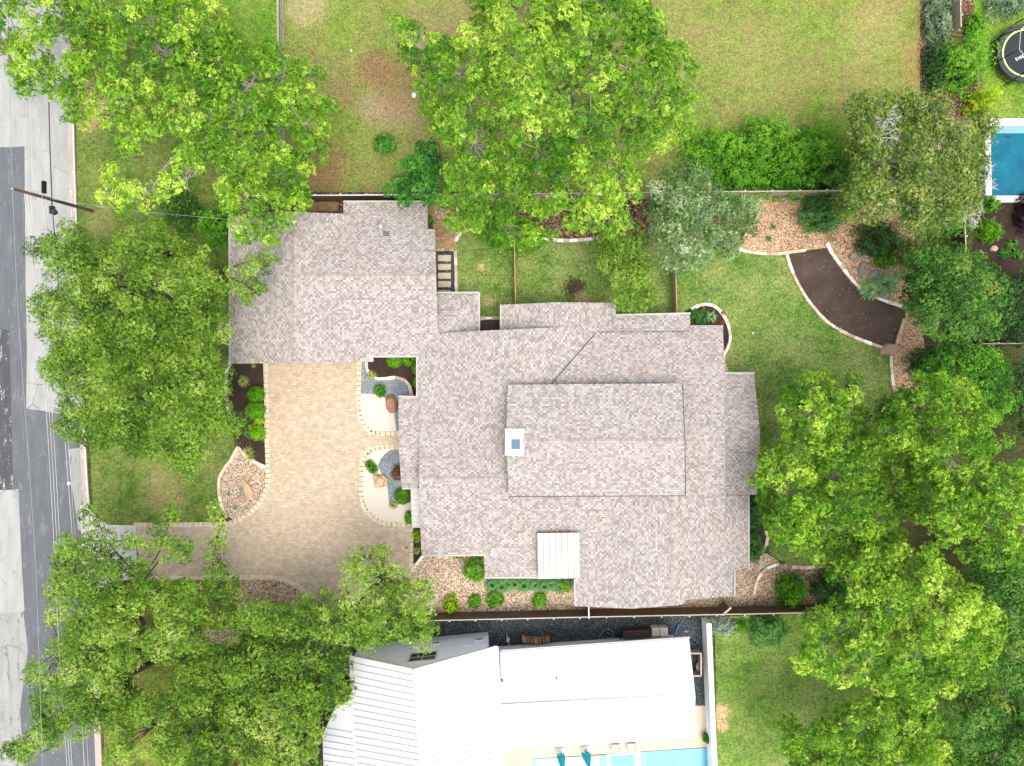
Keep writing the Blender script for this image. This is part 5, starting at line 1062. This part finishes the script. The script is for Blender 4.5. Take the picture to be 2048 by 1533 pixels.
# ------------------------------------------------------------------ street furniture
pb, pt = at(185, 422), at(25, 378, 9.0)
root = thing('utility_pole', pb, 'brown wooden utility pole leaning over the street with a dark transformer', 'utility pole')
bm = bmesh.new(); tube(bm, [pb - Vector((0, 0, .3)), pb.lerp(pt, .5), pt], [.14, .12, .10], 10); done('pole', bm, 'polewood', root)
bm = bmesh.new(); lathe(bm, [(0, .1), (.06, .08), (.08, 0), (.06, -.1)], pt, 8); done('insulator', bm, 'zinc', root)
def onp(z): return pb.lerp(pt, z / 9.0)
for z, dx in ((6.6, .25), (6.9, -.2)):
    p = onp(z); bm = bmesh.new(); tube(bm, [p + Vector((-.1, -.3, 0)), p + Vector((.1, .3, .02))], .035, 6); done('bracket', bm, 'zinc', root)
bm = bmesh.new(); c = at(88, 375, 6.3); tube(bm, [c + Vector((0, -.42, 0)), c + Vector((0, .42, 0))], .16, 12); done('splice_case', bm, 'black', root)
bm = bmesh.new(); c = at(105, 421, 5.2); tube(bm, [c + Vector((0, -.25, 0)), c + Vector((0, .28, .05))], .2, 10); box(bm, c + Vector((.2, -.15, .1)), (.3, .3, .3), .5); tube(bm, [c, onp(5.0)], .04, 5); done('transformer', bm, 'darkm', root)
def wire(label, pts, mat, r=.02):
    P = spline([tuple(at(x, y, z)) for x, y, z in pts], False, 5); bm = bmesh.new(); tube(bm, P, r, 5)
    o = done('utility_wire', bm, mat); tag(o, label, 'wire', 'wires strung along the street')
wire('teal wire along the street from the pole tip to the bottom', [(25, 378, 9), (36, 620, 8.6), (56, 900, 8.5), (72, 1150, 8.6), (85, 1533, 9)], 'wireT', .016)
wire('teal wire from the pole tip up to the top edge', [(25, 378, 9), (19, 150, 8.7), (14, -100, 8.9)], 'wireT', .016)
wire('leftmost of three parallel pale cables over the asphalt', [(48, 381, 7.6), (83, 700, 7.1), (101, 960, 7.1), (118, 1290, 7.2), (136, 1560, 7.5)], 'wireL', .016)
wire('middle of three parallel pale cables over the asphalt', [(54, 384, 7.4), (89, 700, 6.9), (107, 960, 6.9), (124, 1290, 7.0), (141, 1560, 7.3)], 'wireL', .016)
wire('rightmost of three parallel pale cables over the asphalt', [(60, 386, 7.2), (94, 700, 6.7), (113, 960, 6.7), (129, 1290, 6.8), (146, 1560, 7.1)], 'wireL', .016)
wire('thick pale cable near the kerb with a white ball', [(84, 393, 6.2), (118, 720, 5.8), (133, 920, 5.8), (148, 1130, 5.9), (170, 1560, 6.3)], 'wireL', .02)
wire('thin pale cable closest to the kerb', [(92, 396, 5.9), (127, 760, 5.5), (142, 960, 5.5), (158, 1200, 5.6), (178, 1560, 5.9)], 'wireL', .014)
wire('thick black cable from the pole towards the top edge', [(104, 402, 5.3), (99, 260, 5.1), (96, 100, 5.1), (92, -60, 5.3)], 'wireD', .035)
wire('black cable from the pole down into the dark oak', [(104, 402, 5.3), (108, 460, 5.2), (116, 560, 5.1), (128, 760, 5.0)], 'wireD', .03)
wire('pale twin cable running up from the pole along the paving', [(66, 388, 7.0), (60, 200, 6.8), (55, -60, 7.0)], 'wireL', .014)
wire('pale service wire from the pole towards the garage', [(100, 398, 5.6), (250, 420, 4.9), (400, 434, 4.5), (470, 440, 4.2)], 'wireL', .009)
o = bmesh.new(); bmesh.ops.create_icosphere(o, subdivisions=2, radius=.14, matrix=Matrix.Translation(at(138, 967, 5.85))); o = done('cable_ball', o, 'trim', smooth=True); tag(o, 'white ball clamped on a cable above the street', 'cable marker')

# ------------------------------------------------------------------ stones, stepping stones, slabs
def boulder(label, x, y, rx, ry, h, mat, seed, rot=0.0, name='boulder', group=None):
    bm = bmesh.new(); bmesh.ops.create_icosphere(bm, subdivisions=4, radius=1); c = at(x, y); k = H / F
    for v in bm.verts:
        n = noise.noise(v.co * 1.1 + Vector((seed * 3.7, 0, 0))) * .42 + noise.noise(v.co * 2.6 + Vector((0, seed, 0))) * .2 + noise.noise(v.co * 7 + Vector((0, seed, 9))) * .05
        p = v.co * (1 + n); p = Vector((max(-1.0, min(.95, p.x)), max(-.95, min(1.0, p.y)), min(.8, p.z)))
        p = Vector((p.x * rx * k, p.y * ry * k, p.z * h)); p.rotate(Matrix.Rotation(rot, 3, 'Z')); v.co = p + c + Vector((0, 0, h * .25))
    o = done(name, bm, mat, smooth=True); tag(o, label, 'rock', group); return o
boulder('reddish brown boulder beside the upper sand bed and porch', 784, 808, 12, 19, .5, 'rock_red', 1, .3)
boulder('tan boulder with flat grey top by the lower grey gravel', 762, 962, 15, 14, .5, 'rock_tan', 2)
boulder('pale tan log-shaped stone on the pebble island', 496, 978, 9, 23, .3, 'rock_tan', 3, .5)
boulder('low grey stone beside the tan stone on the pebble island', 487, 983, 8, 9, .16, 'rock_grey', 4)
boulder('brown boulder where the limestone edgings meet on the lawn', 1779, 700, 22, 12, .45, 'rock_brown', 5, -.1)
boulder('grey upright slab in the wood chips above the yucca', 1722, 538, 6, 15, .3, 'rock_grey', 6, -.25)
boulder('dark grey slab half under the very dark shrub', 1706, 513, 10, 8, .25, 'rock_grey', 7, .6)
boulder('grey flat stone touching the top of the yucca', 1748, 549, 15, 9, .22, 'rock_grey', 8, .4)
boulder('pale round stone in the dark soil at the right edge', 1986, 498, 8, 6, .2, 'rock_tan', 9)
boulder('dark boulder beneath the oak left of the driveway pebbles', 490, 1220, 14, 11, .45, 'rock_grey', 10, .5)
boulder('small dark stone next to the big glossy bush', 925, 1124, 6, 10, .25, 'rock_grey', 11, .4)
def slab(label, x, y, w, h, mat, seed, name='stepping_stone', group=None, z=.05, tint=.5):
    rng = random.Random(seed); bm = bmesh.new(); lay = bm.verts.layers.float.new('tint'); c = at(x, y)
    vs = box(bm, (c.x, c.y, z / 2 + .012), (w * H / F, h * H / F, z), tint=tint)
    bmesh.ops.subdivide_edges(bm, edges=bm.edges[:], cuts=2, use_grid_fill=True)
    for v in bm.verts: v.co += Vector((rng.uniform(-1, 1) * .03, rng.uniform(-1, 1) * .03, rng.uniform(-1, 1) * .006)); v[lay] = min(1, max(0, tint + rng.uniform(-.25, .25)))
    o = done(name, bm, mat); tag(o, label, 'stepping stone' if name == 'stepping_stone' else 'stone slab', group)
GS = 'stepping stones in the black gravel'
for i, (y, w) in enumerate([(517, 'topmost stepping stone in the black gravel strip'), (534.5, 'second stepping stone down in the black gravel strip'), (552, 'third stepping stone down in the black gravel strip'), (569, 'fourth stepping stone down in the black gravel strip')]): slab(w, 889, y, 25, 11.5, 'step', i, group=GS)
slab('stepping stone half under the small roof by the black gravel', 889, 584, 25, 6, 'step', 9, group=GS)
GF = 'brown flagstones beside the garage'
for i, (x, y, w, h, lab) in enumerate([(888, 449, 34, 20, 'mossy brown flagstone at the upper end of the side path'), (887, 468, 36, 17, 'mossy brown flagstone in the middle of the side path'), (889, 488, 36, 17, 'brown flagstone just above the black gravel frame'),
        (655, 414, 40, 18, 'mossy flagstone above the garage roof edge'), (622, 415, 22, 16, 'darker flagstone half under the tree at the garage roof edge'), (862, 425, 16, 34, 'narrow dark flagstone beside the glossy bush')]): slab(lab, x, y, w, h, 'slab', 20 + i, 'flagstone', GF, .06, .35 + .1 * (i % 3))
# deck boards in the well between the roofs
bm = bmesh.new()
for k in range(6): p = at(962 + k * 9, 655); box(bm, (p.x, p.y, .06), (.3, 1.4, .05))
o = done('deck', bm, 'darkwood'); tag(o, 'dark wooden deck in the shaded well between two roofs', 'deck')

# ------------------------------------------------------------------ trampoline
c = at(2037, 116); tr = thing('trampoline', c, 'black round trampoline with lime ring at the top right corner', 'trampoline')
zt, ro = .85, 2.28
bm = bmesh.new(); lathe(bm, [(1.78, zt - .02), (0.001, zt - .03)], c, 48); done('jumping_mat', bm, 'mat', tr)
bm = bmesh.new(); lathe(bm, [(1.90, zt), (ro, zt + .02), (ro + .03, zt - .05), (ro, zt - .12), (1.9, zt - .03), (1.9, zt)], c, 48); done('edge_pad', bm, 'pad', tr)
bm = bmesh.new(); lathe(bm, [(1.77, zt), (1.80, zt + .03), (1.90, zt + .03), (1.91, zt)], c, 48); done('piping_ring', bm, 'lime2', tr)
zr = 2.7; rr_ = 2.0
bm = bmesh.new(); V = [c + Vector((rr_ * math.cos(R(18 + 45 * k)), rr_ * math.sin(R(18 + 45 * k)), zr)) for k in range(8)]
tube(bm, V + [V[0]], .035, 6); done('net_frame', bm, 'gutter', tr)
for k in range(8):
    a = R(18 + 45 * k); d = Vector((math.cos(a), math.sin(a), 0)); bm = bmesh.new()
    tube(bm, [c + d * (ro + .22), c + d * (ro + .2) + Vector((0, 0, .9)), c + d * (ro + .12) + Vector((0, 0, 1.8)), V[k]], .045, 7); done('pole', bm, 'black', tr)
bm = bmesh.new()
for k in range(4):
    a = R(40 + 90 * k); b = R(70 + 90 * k); p, q = c + Vector((ro * math.cos(a), ro * math.sin(a), 0)), c + Vector((ro * math.cos(b), ro * math.sin(b), 0))
    u = Vector((0, 0, zt - .1)); tube(bm, [p + u, p + Vector((0, 0, .03)), q + Vector((0, 0, .03)), q + u], .03, 6)
done('leg_frame', bm, 'black', tr)
bm = bmesh.new(); hx = at(2036, 119, zt).x
for k, (ww, hh) in enumerate([(.1, .24), (.08, .2), (.12, .22), (.07, .26), (.11, .2), (.09, .22), (.1, .2)]):
    p = at(2033 + k * 4.2, 119 - k * 2.1, zt); box(bm, (p.x, p.y, zt - .012), (ww, hh, .012), .45)
done('lettering', bm, 'mark', tr)

# ------------------------------------------------------------------ things in the neighbour's side yard and patio
root = thing('firewood_stack', at(1072, 1270), 'curved stack of split firewood on a rack against the white wall', 'firewood')
bm = bmesh.new(); rng = random.Random(5); bm.verts.layers.float.new('tint')
for j in range(4):
    for k in range(17 - (j % 2)):
        t = (k + .5 * (j % 2)) / 16 - .5; p = at(1072 + t * 54, 1279 - abs(t) ** 2 * 14, .2); zz = .16 + j * .14
        d = Vector((rng.uniform(-.25, .25), 1, rng.uniform(-.05, .05))).normalized() * .22
        a = Vector((p.x, p.y, zz + rng.uniform(-.02, .03))); beam(bm, a - d * rng.uniform(.8, 1.1), a + d * rng.uniform(.8, 1.1), rng.uniform(.07, .13), rng.uniform(.08, .13), tint=rng.random())
done('log', bm, 'log', root)
bm = bmesh.new()
for s in (-1, 1): p = at(1072 + s * 29, 1275, .4); tube(bm, [(p.x, p.y - .25, 0), (p.x, p.y - .25, .8)], .03, 6); tube(bm, [(p.x, p.y + .25, 0), (p.x, p.y + .25, .8)], .03, 6); tube(bm, [(p.x, p.y - .25, .05), (p.x, p.y + .25, .05)], .03, 6)
done('rack', bm, 'black', root)
root = thing('air_conditioner', at(1272, 1262), 'long dark louvred air conditioner crate beside the white wall', 'air conditioner')
a, b = at(1247, 1262, .9), at(1301, 1277, .9); rz = R(4); cc = (a + b) / 2; w, h = b.x - a.x, a.y - b.y
bm = bmesh.new(); box(bm, (cc.x, cc.y, .42), (w, h, .84), rz); done('casing', bm, 'darkwood', root)
bm = bmesh.new()
for k in range(9): x = (k / 8 - .5) * (w - .06); p = Vector((x, 0, 0)); p.rotate(Matrix.Rotation(rz, 3, 'Z')); box(bm, (cc.x + p.x, cc.y + p.y, .87), (.05, h, .06), rz)
for s in (-1, 0, 1): p = Vector((0, s * (h / 2 - .04), 0)); p.rotate(Matrix.Rotation(rz, 3, 'Z')); box(bm, (cc.x + p.x, cc.y + p.y, .88), (w, .05, .05), rz)
done('louvre', bm, 'fence', root)
for x0, x1, lab in ((1304, 1319, 'left of two beige utility boxes at the corner of the white wing'), (1320, 1336, 'right of two beige utility boxes, with a looped wire')):
    root = thing('utility_box', at((x0 + x1) / 2, 1265), lab, 'utility box', 'beige utility boxes'); a, b = at(x0, 1256, .8), at(x1, 1273, .8)
    bm = bmesh.new(); box(bm, ((a.x + b.x) / 2, (a.y + b.y) / 2, .38), (b.x - a.x - .02, a.y - b.y - .06, .76), R(3)); done('body', bm, 'beige', root)
    bm = bmesh.new(); box(bm, ((a.x + b.x) / 2, (a.y + b.y) / 2, .78), (b.x - a.x, a.y - b.y, .05), R(3)); bmesh.ops.bevel(bm, geom=bm.edges[:], offset=.02, segments=1, affect='EDGES'); done('lid', bm, 'beige', root)
def loopwire(name, label, cat, px, z, mat, r):
    bm = bmesh.new(); tube(bm, spline([tuple(at(x, y, zz)) for (x, y), zz in zip(px, z)], False, 5), r, 5); o = done(name, bm, mat); tag(o, label, cat)
loopwire('garden_hose', 'pale hose loop on the black gravel beside the white wing', 'hose', [(1199, 1275), (1204, 1265), (1213, 1259), (1222, 1260), (1227, 1268), (1222, 1276), (1212, 1274), (1214, 1266), (1224, 1272)], [.05] * 9, 'zinc', .02)
bm = bmesh.new(); rng = random.Random(3)
for k in range(9): p = at(1212 + k * 3.4, 1273 + rng.uniform(-3, 1), .3); tube(bm, [(p.x, p.y, .05), (p.x + rng.uniform(-.3, .3), p.y + rng.uniform(-.2, .2), rng.uniform(.2, .7)), (p.x + rng.uniform(-.3, .3), p.y, .1)], .04, 5)
o = done('pipe_bundle', bm, 'black'); tag(o, 'tangle of black pipes between hose and air conditioner', 'pipes')
loopwire('blue_hose', 'short blue hose lying on the gravel right of the utility boxes', 'hose', [(1352, 1268), (1353, 1260), (1357, 1254), (1356, 1249)], [.1, .15, .15, .1], 'blue', .06)
loopwire('cut_wire', 'little white wire scraps on the gravel near the garden wall', 'wire', [(1369, 1265), (1372, 1262), (1374, 1265), (1377, 1263)], [.04] * 4, 'trim', .015)
root = thing('gas_meter', at(1016, 1283), 'thin grey meter with a pipe at the inner corner of the white house', 'meter')
bm = bmesh.new(); p = at(1016, 1280, .8); box(bm, (p.x, p.y, .7), (.24, .3, .4)); done('body', bm, 'gutter', root)
bm = bmesh.new(); tube(bm, [(p.x - .08, p.y + .3, 0), (p.x - .08, p.y + .3, .5), (p.x - .08, p.y, .6)], .03, 6); tube(bm, [(p.x + .08, p.y - .1, .6), (p.x + .08, p.y - .5, .6)], .04, 6); done('pipe', bm, 'zinc', root)
root = thing('storage_bin', at(1391, 1330), 'open pale wooden bin with a slatted floor beside the white wing', 'bin')
x0, x1, y0, y1 = 1377, 1402, 1307, 1352
bm = bmesh.new(); a, b = at(x0, y0, 1.1), at(x1, y1, 1.1)
for q in ((a.x, a.y, b.x, a.y), (b.x, a.y, b.x, b.y), (b.x, b.y, a.x, b.y), (a.x, b.y, a.x, a.y)): beam(bm, (q[0], q[1], 1.1), (q[2], q[3], 1.1), .11, .1)
done('frame', bm, 'fencetop', root)
bm = bmesh.new()
for q in ((a.x, a.y, b.x, a.y), (b.x, a.y, b.x, b.y), (b.x, b.y, a.x, b.y), (a.x, b.y, a.x, a.y)): beam(bm, (q[0], q[1], .52), (q[2], q[3], .52), .06, 1.02)
done('side_panel', bm, 'greywood', root)
bm = bmesh.new()
for k in range(6): x = a.x + (b.x - a.x) * (k + .5) / 6; beam(bm, (x, a.y - .05, .15), (x, b.y + .05, .15), .1, .05)
done('floor_slat', bm, 'darkwood', root)
bm = bmesh.new(); p = at(1397, 1336, .5); bmesh.ops.create_icosphere(bm, subdivisions=3, radius=.24, matrix=Matrix.Translation(p + Vector((0, 0, -.1))) @ Matrix.Diagonal((.8, 1.6, 1, 1)))
for v in bm.verts: v.co += Vector((noise.noise(v.co * 4), noise.noise(v.co * 4 + Vector((5, 0, 0))), noise.noise(v.co * 5))) * .08
o = done('bundle', bm, 'zinc'); tag(o, 'crumpled grey-white bundle inside the wooden bin', 'bundle')
bm = bmesh.new(); a, b = at(1377, 1291, 1.0), at(1396, 1305, .3); beam(bm, (a.x, a.y, .6), (b.x, b.y, .12), .7, .05); o = done('leaning_panel', bm, 'darkm'); tag(o, 'dark panel leaning against the wing just above the wooden bin', 'panel')
# patio furniture
for x, y, lab in ((1230, 1493, 'left pale armchair on the patio above the spa'), (1262, 1491, 'right pale armchair on the patio above the spa')):
    root = thing('armchair', at(x, y), lab, 'chair', 'pale patio armchairs'); c = at(x, y, .4); rz = R(4)
    bm = bmesh.new(); box(bm, (c.x, c.y, .40), (.56, .54, .12), rz); bmesh.ops.bevel(bm, geom=bm.edges[:], offset=.03, segments=1, affect='EDGES'); done('seat', bm, 'cushion', root)
    bm = bmesh.new(); box(bm, (c.x, c.y + .3, .62), (.6, .08, .5), rz, -.2); done('backrest', bm, 'greywood', root)
    for s in (-1, 1):
        bm = bmesh.new(); box(bm, (c.x + s * .33, c.y, .6), (.06, .6, .04), rz); done('armrest', bm, 'greywood', root)
        for t in (-1, 1): bm = bmesh.new(); tube(bm, [(c.x + s * .32, c.y + t * .26, 0), (c.x + s * .32, c.y + t * .26, .6)], .025, 6); done('leg', bm, 'greywood', root)
for x, y, lab in ((1121, 1503, 'left closed turquoise parasol over the pool ledge'), (1171, 1499, 'right closed turquoise parasol over the pool ledge')):
    c = at(x, y); root = thing('parasol', c, lab, 'parasol', 'closed turquoise parasols')
    bm = bmesh.new(); tube(bm, [c, c + Vector((0, 0, 2.75))], .03, 8); lathe(bm, [(0, 2.85), (.05, 2.8), (.04, 2.7)], c, 8); done('pole', bm, 'cushion', root)
    bm = bmesh.new(); rng = random.Random(x)
    for k in range(12):
        a = 6.283 * k / 12; d = Vector((math.cos(a), math.sin(a), 0)); s_ = Vector((-d.y, d.x, 0)); zb = .62 + rng.uniform(0, .22); rb = rng.uniform(.24, .36)
        P = [c + Vector((0, 0, 2.65)), c + d * .12 + Vector((0, 0, 2.1)), c + d * .2 + Vector((0, 0, 1.4)), c + d * rb + Vector((0, 0, zb))]
        tube(bm, P, [.03, .06, .085, .055], 6)
    done('canopy', bm, 'teal', root)
    bm = bmesh.new(); box(bm, (c.x, c.y, .07), (.66, .62, .12), R(5)); bmesh.ops.bevel(bm, geom=bm.edges[:], offset=.03, segments=1, affect='EDGES'); done('base', bm, 'cushion', root)
root = thing('flower_pot', at(1412, 1473), 'black flower pot with pink flowers on the patio by the white wall', 'flower pot')
c = at(1411, 1471); bm = bmesh.new(); lathe(bm, [(0.001, 0), (.22, 0), (.3, .5), (.33, .5), (.33, .56), (.27, .56), (.25, .45), (.001, .44)], c, 20); done('pot', bm, 'pot', root)
rng = np.random.default_rng(9); n = 60; u = rng.normal(size=(n, 3)); u[:, 2] = abs(u[:, 2]); u /= np.linalg.norm(u, axis=1, keepdims=True)
leafmesh('foliage', np.array(c) + np.array([0, 0, .5]) + u * .22, u, 'glossy', rng, MT['leaf_glossy'], root, np.full(n, .5))
bm = bmesh.new(); rng = random.Random(4)
for k in range(9): p = c + Vector((rng.uniform(-.02, .3), rng.uniform(-.36, -.05), rng.uniform(.55, .75))); bmesh.ops.create_icosphere(bm, subdivisions=1, radius=rng.uniform(.06, .11), matrix=Matrix.Translation(p))
done('flower', bm, 'pink', root)
bm = bmesh.new(); p = at(1370, 1484); box(bm, (p.x, p.y, .02), (.34, .34, .02)); o = done('drain_cover', bm, 'coping'); tag(o, 'square pale drain cover set in the patio', 'drain cover')
# small litter that breaks up the lawns and paving
for i, (x, y, lab, m_) in enumerate([(1505, 667, 'pale ball lying on the back lawn', 'cushion'), (703, 103, 'white scrap on the brown vacant lot', 'cushion'), (828, 192, 'larger white scrap at the left edge of the huge top tree', 'cushion'), (1963, 40, 'white speck on the grass left of the trampoline', 'cushion')]):
    bm = bmesh.new(); bmesh.ops.create_icosphere(bm, subdivisions=2, radius=(.11, .1, .2, .08)[i], matrix=Matrix.Translation(at(x, y) + Vector((0, 0, .1))) @ Matrix.Diagonal((1, 1.3 if i else 1, .5 if i else 1, 1))); o = done('ball' if i == 0 else 'paper_scrap', bm, m_, smooth=True); tag(o, lab, 'ball' if i == 0 else 'litter')
bm = bmesh.new(); p = at(744, 718); box(bm, (p.x, p.y, .2), (.3, .5, .4), .2); bmesh.ops.bevel(bm, geom=bm.edges[:], offset=.06, segments=2, affect='EDGES'); o = done('landscape_lamp', bm, 'beige'); tag(o, 'pale little post in the mulch under the garage eave corner', 'garden post')
bm = bmesh.new(); p = at(813, 1096); box(bm, (p.x, p.y, .03), (.22, .22, .02)); o = done('drain_cover', bm, 'rock_red'); tag(o, 'small rusty drain cover in the driveway corner', 'drain cover')
